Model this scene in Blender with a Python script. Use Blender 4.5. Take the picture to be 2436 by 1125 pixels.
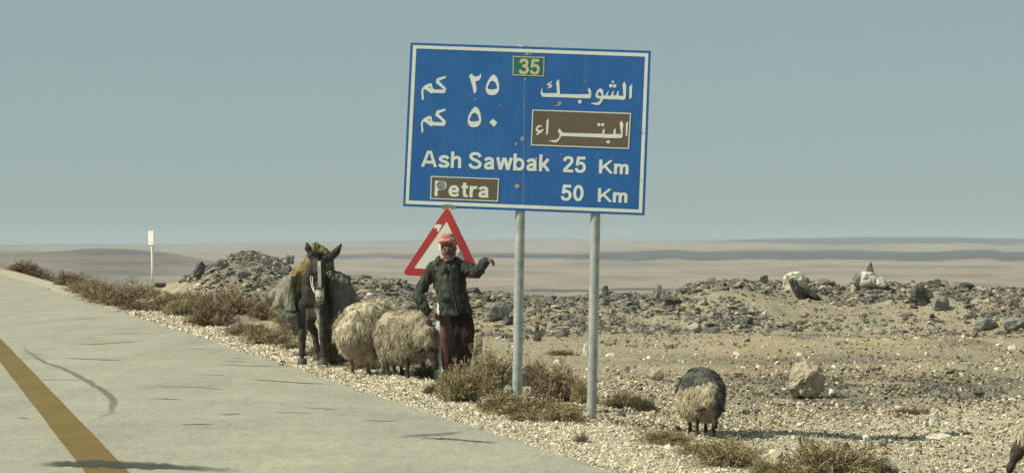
import bpy, bmesh, math, random
import numpy as np
from mathutils import Vector, Matrix, Euler, noise as mnoise

for o in list(bpy.data.objects):
    bpy.data.objects.remove(o, do_unlink=True)
SC = bpy.context.scene
COL = SC.collection
rad = math.radians

# ------------------------------------------------------------------ camera
FPX, CX, HY, CAMZ = 5500.0, 1218.0, 580.0, 1.64      # focal length in photo pixels, eye height
cam_d = bpy.data.cameras.new('camera')
cam_d.sensor_width = 36.0
cam_d.lens = 36.0 * FPX / 2436.0
cam_d.clip_start = 0.3
cam_d.clip_end = 30000
cam = bpy.data.objects.new('camera', cam_d)
cam.location = (0, 0, CAMZ)
cam.rotation_euler = (rad(90) + math.atan((HY - 562.5) / FPX), 0, 0)
COL.objects.link(cam)
SC.camera = cam

# ------------------------------------------------------------------ sky, sun, exposure
SUN_DIR = Vector((-0.76, -0.24, 0.78)).normalized()    # towards the sun
sun_elev = math.asin(SUN_DIR.z)
sun_az = math.atan2(SUN_DIR.x, SUN_DIR.y)
W = bpy.data.worlds.new('World')
SC.world = W
W.use_nodes = True
nt = W.node_tree
nt.nodes.clear()
wo = nt.nodes.new('ShaderNodeOutputWorld')
bg = nt.nodes.new('ShaderNodeBackground')
sky = nt.nodes.new('ShaderNodeTexSky')
sky.sky_type = 'NISHITA'
sky.sun_disc = False
sky.sun_elevation = sun_elev
sky.sun_rotation = sun_az
sky.altitude = 1000
sky.air_density = 1.0
sky.dust_density = 0.6
sky.ozone_density = 1.0
hz = nt.nodes.new('ShaderNodeMixRGB')                 # desert haze: the whole sky pulled to one grey-teal
hz.blend_type = 'MIX'
hz.inputs['Fac'].default_value = 0.88
hz.inputs['Color2'].default_value = (2.76, 3.70, 3.70, 1)
nt.links.new(sky.outputs[0], hz.inputs['Color1'])
nt.links.new(hz.outputs[0], bg.inputs['Color'])
bg.inputs['Strength'].default_value = 0.10
nt.links.new(bg.outputs[0], wo.inputs['Surface'])

sl = bpy.data.lights.new('sun', 'SUN')
sl.energy = 5.0
sl.angle = rad(0.53)
sl.color = (1.0, 0.915, 0.73)
so = bpy.data.objects.new('sun', sl)
so.rotation_euler = (-SUN_DIR).to_track_quat('-Z', 'Y').to_euler()
so.location = (-20, 0, 30)
COL.objects.link(so)
SC.view_settings.view_transform = 'Standard'
SC.view_settings.look = 'None'
SC.view_settings.exposure = 0.08
SC.view_settings.gamma = 1.0
SC.view_settings.use_curve_mapping = False
SC.cycles.volume_bounces = 0
SC.cycles.max_bounces = 5
SC.cycles.diffuse_bounces = 3
SC.cycles.transparent_max_bounces = 6

# ------------------------------------------------------------------ small helpers
def P(px, py, Y):
    return Vector(((px - CX) / FPX * Y, Y, CAMZ - (py - HY) / FPX * Y))

def tag(o, label=None, cat=None, group=None, kind=None):
    if label: o['label'] = label
    if cat: o['category'] = cat
    if group: o['group'] = group
    if kind: o['kind'] = kind
    return o

def empty(name, loc=(0, 0, 0), rot=(0, 0, 0)):
    o = bpy.data.objects.new(name, None)
    o.empty_display_size = 0.2
    o.location = loc
    o.rotation_euler = rot
    COL.objects.link(o)
    return o

def link(name, me, mat=None, parent=None, loc=None, rot=None, smooth=False):
    if mat is not None and len(me.materials) == 0:
        me.materials.append(mat)
    if smooth:
        me.polygons.foreach_set('use_smooth', np.ones(len(me.polygons), dtype=bool))
    o = bpy.data.objects.new(name, me)
    COL.objects.link(o)
    if parent: o.parent = parent
    if loc is not None: o.location = loc
    if rot is not None: o.rotation_euler = rot
    return o

def from_bm(name, bm):
    bmesh.ops.recalc_face_normals(bm, faces=bm.faces)
    me = bpy.data.meshes.new(name)
    for f in bm.faces: f.smooth = False
    bm.to_mesh(me)
    bm.free()
    return me

def np_mesh(name, V, F, tone=None, cols=None):
    """V (n,3), F (m,k) arrays; tone = one float per vertex, cols = rgb per vertex"""
    V = np.asarray(V, dtype=np.float32); F = np.asarray(F, dtype=np.int32)
    me = bpy.data.meshes.new(name)
    k = F.shape[1]
    me.vertices.add(len(V)); me.vertices.foreach_set('co', V.ravel())
    me.loops.add(F.size); me.loops.foreach_set('vertex_index', F.ravel())
    me.polygons.add(len(F))
    me.polygons.foreach_set('loop_start', np.arange(0, F.size, k, dtype=np.int32))
    me.polygons.foreach_set('loop_total', np.full(len(F), k, dtype=np.int32))
    if tone is not None:
        a = me.attributes.new('tone', 'FLOAT', 'POINT')
        a.data.foreach_set('value', np.asarray(tone, dtype=np.float32))
    if cols is not None:
        a = me.attributes.new('zone', 'FLOAT_COLOR', 'POINT')
        c = np.ones((len(V), 4), dtype=np.float32); c[:, :3] = cols
        a.data.foreach_set('color', c.ravel())
    me.polygons.foreach_set('use_smooth', np.zeros(len(F), dtype=bool))
    me.update(calc_edges=True)
    me.validate()
    return me

def hash2(ix, iy, seed=0):
    h = (ix * 374761393 + iy * 668265263 + seed * 1442695041) & 0xFFFFFFFF
    h = ((h ^ (h >> 13)) * 1274126177) & 0xFFFFFFFF
    h = h ^ (h >> 16)
    return (h & 0xFFFF) / 65535.0

def vnoise(x, y, seed=0):
    x = np.asarray(x, dtype=np.float64); y = np.asarray(y, dtype=np.float64)
    ix = np.floor(x).astype(np.int64); iy = np.floor(y).astype(np.int64)
    fx = x - ix; fy = y - iy
    fx = fx * fx * (3 - 2 * fx); fy = fy * fy * (3 - 2 * fy)
    a = hash2(ix, iy, seed); b = hash2(ix + 1, iy, seed)
    c = hash2(ix, iy + 1, seed); d = hash2(ix + 1, iy + 1, seed)
    return (a * (1 - fx) + b * fx) * (1 - fy) + (c * (1 - fx) + d * fx) * fy

def fbm(x, y, seed=0, octv=4):
    s = 0; amp = 0.5; tot = 0
    for k in range(octv):
        s = s + amp * vnoise(np.asarray(x) * 2 ** k, np.asarray(y) * 2 ** k, seed + k * 17)
        tot += amp; amp *= 0.5
    return s / tot

def sstep(a, b, x):
    t = np.clip((np.asarray(x, dtype=np.float64) - a) / (b - a), 0, 1)
    return t * t * (3 - 2 * t)

# ------------------------------------------------------------------ materials
def srgb(r, g, b):
    f = lambda c: (c / 255 / 12.92) if c / 255 <= 0.04045 else ((c / 255 + 0.055) / 1.055) ** 2.4
    return (f(r), f(g), f(b), 1)

def new_mat(name, rough=0.9, spec=0.3):
    m = bpy.data.materials.new(name)
    m.use_nodes = True
    b = m.node_tree.nodes['Principled BSDF']
    b.inputs['Roughness'].default_value = rough
    b.inputs['Specular IOR Level'].default_value = spec
    return m, m.node_tree, b

def N(t, kind, **kw):
    n = t.nodes.new(kind)
    for k, v in kw.items():
        if k in n.inputs: n.inputs[k].default_value = v
        else: setattr(n, k, v)
    return n

def ramp(t, src, stops):
    r = t.nodes.new('ShaderNodeValToRGB')
    e = r.color_ramp.elements
    while len(e) < len(stops): e.new(0.5)
    for el, (p, c) in zip(e, stops):
        el.position = p
        el.color = c if len(c) == 4 else (*c, 1)
    t.links.new(src, r.inputs['Fac'])
    return r

def mixc(t, mode, fac, a, b):
    m = t.nodes.new('ShaderNodeMixRGB'); m.blend_type = mode
    for sock, v in ((m.inputs['Fac'], fac), (m.inputs['Color1'], a), (m.inputs['Color2'], b)):
        if isinstance(v, bpy.types.NodeSocket): t.links.new(v, sock)
        elif isinstance(v, (int, float)): sock.default_value = v
        else: sock.default_value = v if len(v) == 4 else (*v, 1)
    return m.outputs[0]

def noise_tex(t, scale, detail=4, rough=0.6, coord='Object', stretch=None):
    tc = t.nodes.new('ShaderNodeTexCoord')
    src = tc.outputs[coord]
    if stretch:
        mp = t.nodes.new('ShaderNodeMapping'); mp.inputs['Scale'].default_value = stretch
        t.links.new(src, mp.inputs['Vector']); src = mp.outputs[0]
    n = t.nodes.new('ShaderNodeTexNoise')
    n.inputs['Scale'].default_value = scale; n.inputs['Detail'].default_value = detail
    n.inputs['Roughness'].default_value = rough
    t.links.new(src, n.inputs['Vector'])
    return n.outputs['Fac']

def add_bump(t, b, h, strength=0.3, dist=0.02):
    bp = t.nodes.new('ShaderNodeBump')
    bp.inputs['Strength'].default_value = strength; bp.inputs['Distance'].default_value = dist
    t.links.new(h, bp.inputs['Height']); t.links.new(bp.outputs[0], b.inputs['Normal'])

def mat_noise(name, stops, scale=8, rough=0.9, spec=0.2, bump=0.0, bdist=0.01, detail=5, stretch=None, bscale=None):
    m, t, b = new_mat(name, rough, spec)
    n = noise_tex(t, scale, detail, stretch=stretch)
    r = ramp(t, n, stops)
    t.links.new(r.outputs[0], b.inputs['Base Color'])
    if bump:
        h = n if bscale is None else noise_tex(t, bscale, 5, stretch=stretch)
        add_bump(t, b, h, bump, bdist)
    return m

def mat_tone(name, stops, rough=0.9, spec=0.2, obj_random=False, nscale=6.0, namp=0.5, bump=0.0, attr='tone'):
    """colour picked by a per-piece value (vertex attribute or object random) and broken by noise"""
    m, t, b = new_mat(name, rough, spec)
    if obj_random:
        src = t.nodes.new('ShaderNodeObjectInfo').outputs['Random']
    else:
        a = t.nodes.new('ShaderNodeAttribute'); a.attribute_name = attr; src = a.outputs['Fac']
    r = ramp(t, src, stops)
    n = noise_tex(t, nscale, 5)
    dark = ramp(t, n, [(0.3, (1 - namp,) * 3), (0.7, (1 + namp * 0.25,) * 3)])
    t.links.new(mixc(t, 'MULTIPLY', 1.0, r.outputs[0], dark.outputs[0]), b.inputs['Base Color'])
    if bump: add_bump(t, b, n, bump, 0.03)
    return m

# ------------------------------------------------------------------ terrain
U = Vector((-0.2522, 0.9677))      # road direction on the ground
NR = Vector((0.9677, 0.2522))      # to the right of the road
EDGE = 4.93                        # road edge, metres right of the camera's foot along NR

def s_of(x, y): return x * NR.x + y * NR.y
def t_of(x, y): return x * U.x + y * U.y
def st(s, t): return (s * NR.x + t * U.x, s * NR.y + t * U.y)

TOP_PX = np.array([-3000, 0, 150, 250, 320, 362, 420, 470, 520, 560, 600, 640, 680, 720, 800, 860, 950, 1000, 1130, 1250, 1350, 1440, 1520, 1600, 1660, 1750, 1840, 1920, 2000, 2060, 2150, 2250, 2310, 2350, 2436, 2700, 5000], float)
TOP_PY = np.array([760, 740, 715, 690, 664, 657, 668, 652, 628, 606, 602, 614, 634, 660, 668, 664, 671, 692, 699, 708, 712, 702, 706, 698, 676, 672, 674, 672, 688, 672, 680, 680, 694, 690, 690, 690, 690], float)
CR_PX = np.array([-9000, 0, 300, 600, 760, 1000, 1250, 1500, 1620, 1850, 2150, 2290, 2436, 3000, 9000], float)
CR_PY = np.array([583, 585, 582, 577, 575.5, 573, 569, 567, 569.5, 566, 564, 562, 566, 568, 570], float)
VY = np.array([60, 110, 160, 260, 500, 700, 1000, 1500, 2000, 3000, 4000, 5000], float)
VP = np.array([900, 900, 880, 830, 735, 692, 655, 625, 608, 592, 581, 571], float)

def berm_top(px):
    return np.interp(px, TOP_PX, TOP_PY)

def height(x, y, fine=True):
    x = np.asarray(x, float); y = np.asarray(y, float)
    s = s_of(x, y)
    yy = np.maximum(y, 6.0)
    a = x / yy
    px = CX + a * FPX
    # roadside: shoulder, then the bank that drops to the right of the sign
    A = sstep(-0.075, -0.005, a) * (0.35 + 0.65 * sstep(5, 18, y))
    drop = np.interp(s, [4.9, 5.5, 6.4, 7.3, 8.5, 11.0, 15.0], [0.03, 0.05, 0.07, 0.27, 0.49, 0.58, 0.55])
    flat = np.interp(s, [4.9, 5.5, 6.4, 9], [0.03, 0.04, 0.04, 0.02])
    z = -(A * drop + (1 - A) * flat)
    amp = sstep(5.3, 8, s)
    z = z + amp * ((fbm(x * 0.35, y * 0.25, 3) - 0.5) * 0.22 + (fbm(x * 1.3, y * 1.0, 5) - 0.5) * 0.07)
    # rubble bank
    Yc = 63.0 + 1.5 * np.sin(px * 0.004)
    ztop = CAMZ - (berm_top(px) - HY) / FPX * Yc
    lump = (fbm(x * 0.9, y * 0.9, 11) - 0.5) * 0.35
    front = sstep(Yc - 8.5, Yc - 0.3, y) ** 1.25
    infront = z * (1 - front) + ztop * front
    mid = np.clip(4 * front * (1 - front), 0, 1)
    infront = infront + mid * lump
    # valley beyond it, rising to the far skyline
    cr = np.interp(px, CR_PX, CR_PY)
    vpy = np.interp(y, VY, VP)
    vpy = np.where(vpy > 640, vpy, cr + (vpy - 571) * (640 - cr) / (640 - 571.0))
    zv = CAMZ - (vpy - HY) / FPX * np.maximum(y, 60)
    zv = np.where(y > 5000, zv - (y - 5000) * 0.02, zv)
    rel = sstep(150, 800, y)
    zv = zv + rel * (fbm(x * 0.004, y * 0.0016, 21) - 0.5) * np.maximum(y, 1) * 0.0016
    # low hill left of the marker post
    zv = zv + 11.0 * np.exp(-np.abs((px - 270) / 230.0) ** 2.4 - ((y - 1300) / 300.0) ** 2) * (0.9 + 0.2 * fbm(x * 0.02, y * 0.02, 31))
    zv = zv + 5.0 * np.exp(-((px - 60) / 200.0) ** 2 - ((y - 1800) / 260.0) ** 2)
    back = sstep(Yc + 0.3, Yc + 50, y)
    zfar = ztop * (1 - back) + zv * back
    zfar = np.where((y > Yc + 50), zv, zfar)
    z2 = np.where(y < Yc, infront, zfar)
    # keep a level embankment for the road itself
    sl_ = np.where(y > 40, 1 - sstep(6.0, 7.8 + 0.10 * np.maximum(y - 66, 0), s), 1 - sstep(6.0, 7.0, s))
    keep = np.where(y > 40, sl_, 0)
    keep = np.where(px > 900, 0, keep)
    emb = -0.04 - 0.06 * sstep(5.2, 8, s)
    z2 = z2 * (1 - keep) + emb * keep
    bed = 1 - sstep(4.80, 4.92, s)
    z2 = z2 * (1 - bed) + (-0.16) * bed
    return z2

def ground(x, y):
    return float(height(np.array([x]), np.array([y]))[0])

def py_of(y, z): return HY + (CAMZ - z) / y * FPX

def build_terrain():
    ca = np.concatenate([np.linspace(-0.95, -0.30, 40)[:-1], np.linspace(-0.30, 0.30, 420), np.linspace(0.30, 0.95, 40)[1:]])
    rows = np.concatenate([np.linspace(-30, 14, 30)[:-1], np.linspace(14, 78, 400)[:-1], np.geomspace(78, 8000, 260)])
    A_, Y_ = np.meshgrid(ca, rows)
    X_ = np.where(Y_ < 14, A_ * (14 + (14 - Y_) * 0.6), A_ * Y_)
    X_ = np.where(Y_ < 14, A_ * 14 + A_ * (14 - Y_) * 1.2, X_)
    Z_ = height(X_, Y_)
    V = np.stack([X_.ravel(), Y_.ravel(), Z_.ravel()], 1)
    nr, nc = X_.shape
    i = np.arange(nr * nc).reshape(nr, nc)
    F = np.stack([i[:-1, :-1].ravel(), i[:-1, 1:].ravel(), i[1:, 1:].ravel(), i[1:, :-1].ravel()], 1)
    x, y, z = V[:, 0], V[:, 1], V[:, 2]
    s = s_of(x, y)
    yy = np.maximum(y, 6); px = CX + x / yy * FPX; py = py_of(yy, z)
    # zone colour: R pale limestone shoulder, G dark gravel, B tan sand; far plain uses the same channels
    wob = (fbm(x * 0.5, y * 0.35, 41) - 0.5)
    pale = (1 - sstep(6.0, 7.6, s + wob * 2.0)) * (y < 150)
    pale = np.maximum(pale, (1 - sstep(27, 37, y + wob * 14)) * (s > 5) * (0.35 + 0.65 * sstep(0.35, 0.6, fbm(x * 0.8, y * 0.4, 43))))
    pale = np.clip(pale, 0, 1)
    dark = sstep(0.52, 0.66, fbm(x * 0.30, y * 0.10, 47)) * (y > 24) * (y < 56) * (x > 1.0) * 0.7
    dark = np.maximum(dark, 0.55 * sstep(0.45, 0.62, fbm(x * 0.7, y * 0.7, 51)) * sstep(54, 60, y) * (y < 90) * (1 - 0.6 * (px > 1640)))
    dark = np.where((y > 50) & (y < 90), np.maximum(dark, 0.6 * np.exp(-((px - 590) / 120.0) ** 4)), dark)
    pyv = py_of(yy, z)
    dk = np.exp(-np.abs((px - 2100) / 420.0) ** 3 - np.abs((pyv - 925) / 42.0) ** 2.5) + 0.7 * np.exp(-np.abs((px - 1900) / 500.0) ** 3 - np.abs((pyv - 855) / 14.0) ** 2)
    dark = np.where((y > 24) & (y < 50), np.maximum(dark * 0.5, dk * sstep(0.30, 0.55, fbm(x * 0.9, y * 0.45, 49))), dark)
    pale = np.where((y > 24) & (y < 50), pale * (1 - 0.8 * np.clip(dk, 0, 1)), pale)
    sand = sstep(0.50, 0.64, fbm(x * 0.22, y * 0.12, 53)) * (y > 36) * (y < 70)
    # the far dark gravel plains
    far = y > 200
    def band(p0, p1, y0, y1, sx=60, sy=4, k=1.0, seed=61):
        wx = (fbm(px * 0.01, y * 0.0, seed) - 0.5) * 10
        return k * sstep(p0 - sx, p0 + sx, px) * (1 - sstep(p1 - sx, p1 + sx, px)) * sstep(y0 - sy, y0 + sy, py + wx) * (1 - sstep(y1 - sy, y1 + sy, py + wx))
    fd = band(780, 1480, 604, 616, 40, 3, 0.75) + band(1440, 3200, 596, 618, 120, 3, 0.95, 63) + band(1700, 3200, 555, 579, 160, 3, 0.95, 67)
    fd = fd + band(1240, 1640, 686, 692, 40, 2, 0.8, 71) + band(-400, 480, 500, 585.5, 100, 1, 0.35, 73)
    fd = fd + 0.60 * np.exp(-np.abs((px - 270) / 240.0) ** 2.4 - ((y - 1150) / 330.0) ** 2) + 0.25 * sstep(0.5, 0.7, fbm(px * 0.004, py * 0.12, 75))
    dark = np.where(far, np.clip(fd, 0, 1), dark)
    pale = np.where(far, 0, pale)
    sand = np.where(far, 0.0, sand)
    farm = sstep(120, 400, y)
    me = np_mesh('ground', V, F, tone=farm, cols=np.stack([pale, dark, sand], 1))
    m, t, b = new_mat('desert_ground', 0.95, 0.1)
    at = t.nodes.new('ShaderNodeAttribute'); at.attribute_name = 'zone'
    sp = t.nodes.new('ShaderNodeSeparateColor'); t.links.new(at.outputs['Color'], sp.inputs[0])
    fa = t.nodes.new('ShaderNodeAttribute'); fa.attribute_name = 'tone'
    n1 = noise_tex(t, 1.3, 6, 0.65); n2 = noise_tex(t, 14, 5, 0.7); n3 = noise_tex(t, 55, 4, 0.7)
    n4 = noise_tex(t, 26, 5, 0.8, stretch=(1, 0.45, 1))
    base = ramp(t, n4, [(0.36, (0.13, 0.115, 0.082)), (0.50, (0.32, 0.285, 0.195)), (0.62, (0.48, 0.435, 0.315))]).outputs[0]
    palec = ramp(t, n3, [(0.32, (0.20, 0.18, 0.13)), (0.50, (0.44, 0.40, 0.30)), (0.66, (0.60, 0.56, 0.44))]).outputs[0]
    darkc = ramp(t, n2, [(0.30, (0.07, 0.07, 0.062)), (0.55, (0.15, 0.145, 0.12)), (0.75, (0.28, 0.25, 0.19))]).outputs[0]
    sandc = ramp(t, n1, [(0.35, (0.34, 0.27, 0.165)), (0.65, (0.44, 0.355, 0.225))]).outputs[0]
    c = mixc(t, 'MIX', sp.outputs[2], base, mixc(t, 'MIX', 0.35, sandc, base))
    c = mixc(t, 'MIX', sp.outputs[1], c, darkc)
    c = mixc(t, 'MIX', sp.outputs[0], c, palec)
    nf = noise_tex(t, 0.012, 6, 0.6, stretch=(1, 0.35, 1))
    farc = ramp(t, nf, [(0.3, (0.280, 0.238, 0.190)), (0.7, (0.350, 0.303, 0.243))]).outputs[0]
    fard = ramp(t, nf, [(0.3, (0.060, 0.066, 0.076)), (0.7, (0.095, 0.095, 0.10))]).outputs[0]
    nfa = noise_tex(t, 0.10, 6, 0.8, stretch=(0.35, 0.10, 1)); nfb = noise_tex(t, 0.004, 6, 0.7, stretch=(0.5, 0.25, 1))
    dmod = t.nodes.new('ShaderNodeMath'); dmod.operation = 'MULTIPLY_ADD'; dmod.use_clamp = True
    wsum = t.nodes.new('ShaderNodeMath'); wsum.operation = 'SUBTRACT'; t.links.new(nfb, wsum.inputs[0]); wsum.inputs[1].default_value = 0.5
    t.links.new(wsum.outputs[0], dmod.inputs[0]); dmod.inputs[1].default_value = 0.9; t.links.new(sp.outputs[1], dmod.inputs[2])
    fc = mixc(t, 'MIX', dmod.outputs[0], farc, fard)
    fc = mixc(t, 'MULTIPLY', 0.9, fc, ramp(t, nfa, [(0.35, (0.72, 0.72, 0.74)), (0.6, (1.08, 1.08, 1.06))]).outputs[0])
    c = mixc(t, 'MIX', fa.outputs['Fac'], c, fc)
    t.links.new(c, b.inputs['Base Color'])
    add_bump(t, b, n2, 0.5, 0.05)
    o = link('ground', me, m, smooth=True)
    tag(o, kind='structure')
    return o

build_terrain()

# ------------------------------------------------------------------ road
def build_road():
    rng = np.random.RandomState(5)
    ts = np.concatenate([np.linspace(-30, 12, 22)[:-1], np.linspace(12, 90, 520)[:-1], np.linspace(90, 700, 200)])
    e = EDGE + (fbm(ts * 0.9, ts * 0, 81) - 0.5) * 0.22 + (fbm(ts * 4.5, ts * 0, 83) - 0.5) * 0.10
    ss = [-8.0, -4.0, 0.0, 3.0, None, None]
    rows = []
    for k, t_ in enumerate(ts):
        row = []
        for s_ in (-8.0, -3.0, 1.0, 4.4, e[k], e[k] + 0.03):
            zz = 0.0
            if s_ == e[k]: zz = -0.004
            if s_ == e[k] + 0.03: zz = -0.16
            x, y = st(s_, t_)
            row.append((x, y, zz))
        rows.append(row)
    V = np.array(rows).reshape(-1, 3)
    nr, nc = len(ts), 6
    i = np.arange(nr * nc).reshape(nr, nc)
    F = np.stack([i[:-1, :-1].ravel(), i[:-1, 1:].ravel(), i[1:, 1:].ravel(), i[1:, :-1].ravel()], 1)
    m, t, b = new_mat('sun_bleached_asphalt', 0.85, 0.25)
    n1 = noise_tex(t, 0.7, 5, 0.6); n2 = noise_tex(t, 120, 3, 0.75); n3 = noise_tex(t, 0.35, 4, 0.6, stretch=(3, 0.6, 1))
    c1 = ramp(t, n1, [(0.3, (0.330, 0.318, 0.250)), (0.7, (0.400, 0.386, 0.305))]).outputs[0]
    c2 = ramp(t, n2, [(0.28, (0.55, 0.55, 0.55)), (0.5, (1, 1, 1)), (0.72, (1.25, 1.25, 1.25))]).outputs[0]
    c3 = ramp(t, n3, [(0.35, (0.86, 0.87, 0.88)), (0.6, (1, 1, 1))]).outputs[0]
    n5 = noise_tex(t, 22, 5, 0.85)
    c4 = ramp(t, n5, [(0.34, (0.62, 0.62, 0.62)), (0.5, (1, 1, 1)), (0.66, (1.30, 1.30, 1.28))]).outputs[0]
    n6 = noise_tex(t, 7, 6, 0.9, stretch=(1, 0.35, 1))
    c5 = ramp(t, n6, [(0.36, (0.80, 0.80, 0.81)), (0.5, (1, 1, 1)), (0.64, (1.12, 1.12, 1.10))]).outputs[0]
    c = mixc(t, 'MULTIPLY', 0.75, c1, c2)
    c = mixc(t, 'MULTIPLY', 0.9, c, c4)
    c = mixc(t, 'MULTIPLY', 0.9, c, c5)
    c = mixc(t, 'MULTIPLY', 1.0, c, c3)
    t.links.new(c, b.inputs['Base Color'])
    add_bump(t, b, n2, 0.25, 0.004)
    road = tag(link('road', np_mesh('road', V, F), m), kind='structure')

    def strip(name, pts, mat, z=0.004, ragged=0.0, seed=0):
        """pts: (s, t, half width) along the road surface"""
        r = np.random.RandomState(seed + 7)
        Vv, Ff, Tt = [], [], []
        soft = name != 'edge_line'
        lateral = abs(pts[-1][0] - pts[0][0]) > 0.6 * abs(pts[-1][1] - pts[0][1]) and name != 'edge_line'
        turned = max(p[1] for p in pts) - min(p[1] for p in pts) > 3
        for k, (s_, t_, w) in enumerate(pts):
            q = pts[min(k + 1, len(pts) - 1)]; p0 = pts[max(k - 1, 0)]
            d = Vector((q[0] - p0[0], q[1] - p0[1]))
            d = d.normalized() if d.length > 0 else Vector((0, 1))
            n = Vector((0, 1)) if (lateral and not turned) else Vector((-d.y, d.x))
            w1 = w * (1 + ragged * (r.rand() - 0.5)); w2 = w * (1 + ragged * (r.rand() - 0.5))
            for q, tn in ((w1, 0.0), (w1 * 0.6, 1.0), (-w2 * 0.6, 1.0), (-w2, 0.0)):
                x, y = st(s_ + n.x * q, t_ + n.y * q)
                Vv.append((x, y, z)); Tt.append(tn * min(1.0, 4.0 * min(k, len(pts) - 1 - k) / len(pts)) if soft else 1.0)
            if k:
                a_ = 4 * (k - 1); b_ = 4 * k
                for e_ in range(3): Ff.append((a_ + e_, a_ + e_ + 1, b_ + e_ + 1, b_ + e_))
        o = link(name, np_mesh(name, Vv, Ff, tone=Tt), mat, road)
        return o
    def soft_mat(name, c0, c1, top):
        m, t, b = new_mat(name, 0.9, 0.15)
        n = noise_tex(t, 5, 5)
        t.links.new(ramp(t, n, [(0.3, c0), (0.7, c1)]).outputs[0], b.inputs['Base Color'])
        at = t.nodes.new('ShaderNodeAttribute'); at.attribute_name = 'tone'
        n2 = noise_tex(t, 14, 5, 0.8)
        mm = t.nodes.new('ShaderNodeMath'); mm.operation = 'MULTIPLY'; t.links.new(at.outputs['Fac'], mm.inputs[0])
        t.links.new(ramp(t, n2, [(0.32, (top * 0.55,) * 3), (0.55, (top,) * 3)]).outputs[0], mm.inputs[1])
        t.links.new(mm.outputs[0], b.inputs['Alpha'])
        return m
    ym, t, b = new_mat('worn_yellow_paint', 0.75, 0.25)
    n = noise_tex(t, 60, 4, 0.7); n2 = noise_tex(t, 1.5, 4)
    c = mixc(t, 'MULTIPLY', 0.8, ramp(t, n2, [(0.3, (0.150, 0.104, 0.028)), (0.7, (0.200, 0.142, 0.042))]).outputs[0],
             ramp(t, n, [(0.3, (0.75, 0.75, 0.75)), (0.6, (1.05, 1.05, 1.05))]).outputs[0])
    t.links.new(c, b.inputs['Base Color'])
    strip('edge_line', [(1.375, v, 0.155) for v in np.linspace(-30, 600, 900)], ym, 0.004, 0.06, 1)
    cm = soft_mat('tar_crack', (0.07, 0.067, 0.058), (0.11, 0.104, 0.09), 0.9)
    sm = soft_mat('old_tyre_rubber', (0.14, 0.132, 0.105), (0.19, 0.18, 0.14), 0.55)
    om = soft_mat('painted_shadow_streak', (0.060, 0.062, 0.056), (0.085, 0.085, 0.073), 0.92)  # dark film that paints a cast shadow onto the asphalt
    def gpt(px, py):
        Y = FPX * CAMZ / (py - HY)
        X = (px - CX) / FPX * Y
        return s_of(X, Y), t_of(X, Y)
    def pix_strip(name, pix, mat, w, seed, z=0.003, nseg=14, jit=0.02):
        r = np.random.RandomState(seed)
        pp = [gpt(*p[:2]) for p in pix]
        out = []
        L = len(pp) - 1
        for k in range(L * nseg + 1):
            f = k / nseg; i = min(int(f), L - 1); g = f - i
            a, b2 = pp[i], pp[i + 1]
            e_ = math.sin(math.pi * k / (L * nseg)) ** 0.5 if 0 < k < L * nseg else 0.05
            out.append((a[0] * (1 - g) + b2[0] * g + (r.rand() - 0.5) * jit, a[1] * (1 - g) + b2[1] * g + (r.rand() - 0.5) * jit * 3, w * max(e_, 0.1)))
        return strip(name, out, mat, z, 0.7, seed)
    cracks = [[(120, 815), (220, 819), (300, 814), (345, 810)], [(142, 851), (225, 855), (315, 858)], [(355, 947), (440, 951)],
              [(575, 901), (640, 905), (720, 911), (810, 914)], [(440, 829), (500, 831)], [(490, 865), (600, 870), (700, 873)],
              [(520, 858), (600, 860)], [(200, 806), (222, 805)], [(980, 1042), (1060, 1043), (1140, 1050), (1190, 1052)],
              [(36, 840), (110, 842)], [(60, 905), (170, 903), (260, 909)], [(330, 918), (470, 921), (560, 929)], [(700, 968), (820, 975)], [(420, 1010), (520, 1008)], [(860, 1000), (960, 1001)], [(150, 760), (260, 757)], [(90, 735), (160, 733)], [(610, 855), (700, 859)], [(530, 851), (610, 853)], [(38, 993), (72, 995)], [(640, 981), (760, 982)], [(250, 793), (360, 792)], [(440, 890), (560, 893)]]
    for k, pth in enumerate(cracks):
        w = (0.105 if k in (0, 1, 3, 8) else 0.060) if k < 9 else 0.040
        pix_strip('crack', pth, cm, w, 100 + k)
    pix_strip('tyre_mark', [(55, 815), (62, 835), (110, 864), (150, 876), (205, 905), (255, 935), (272, 955), (262, 982), (195, 1012)], sm, 0.055, 200, 0.006, 6, 0.0)
    pix_strip('shadow_streak', [(80, 1105), (150, 1104), (260, 1105), (400, 1110), (590, 1121)], om, 0.30, 210, 0.009, 8, 0.0)  # shadow lying across the road, painted as a dark strip
    pix_strip('tyre_mark', [(930, 1040), (1000, 1036), (1060, 1032), (1110, 1024)], sm, 0.16, 220, 0.006, 8, 0.0)
    pix_strip('tyre_mark', [(520, 987), (580, 983)], sm, 0.08, 221, 0.006, 8, 0.0)
    return road

build_road()

# ------------------------------------------------------------------ haze
def build_haze():
    bm = bmesh.new()
    bmesh.ops.create_cube(bm, size=1)
    me = from_bm('haze', bm)
    m = bpy.data.materials.new('haze_air')
    m.use_nodes = True
    t = m.node_tree; t.nodes.clear()
    out = t.nodes.new('ShaderNodeOutputMaterial')
    v = t.nodes.new('ShaderNodeVolumePrincipled')
    v.inputs['Color'].default_value = (0.80, 0.90, 0.98, 1)
    v.inputs['Density'].default_value = 0.00018
    v.inputs['Anisotropy'].default_value = 0.0
    t.links.new(v.outputs[0], out.inputs['Volume'])
    o = link('haze', me, m)
    zlo = -75.0; zhi = 34.0
    o.scale = (16400, 8120, zhi - zlo)
    o.location = (0, 8120 / 2 - 60, (zhi + zlo) / 2)
    tag(o, kind='stuff')
build_haze()

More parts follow.
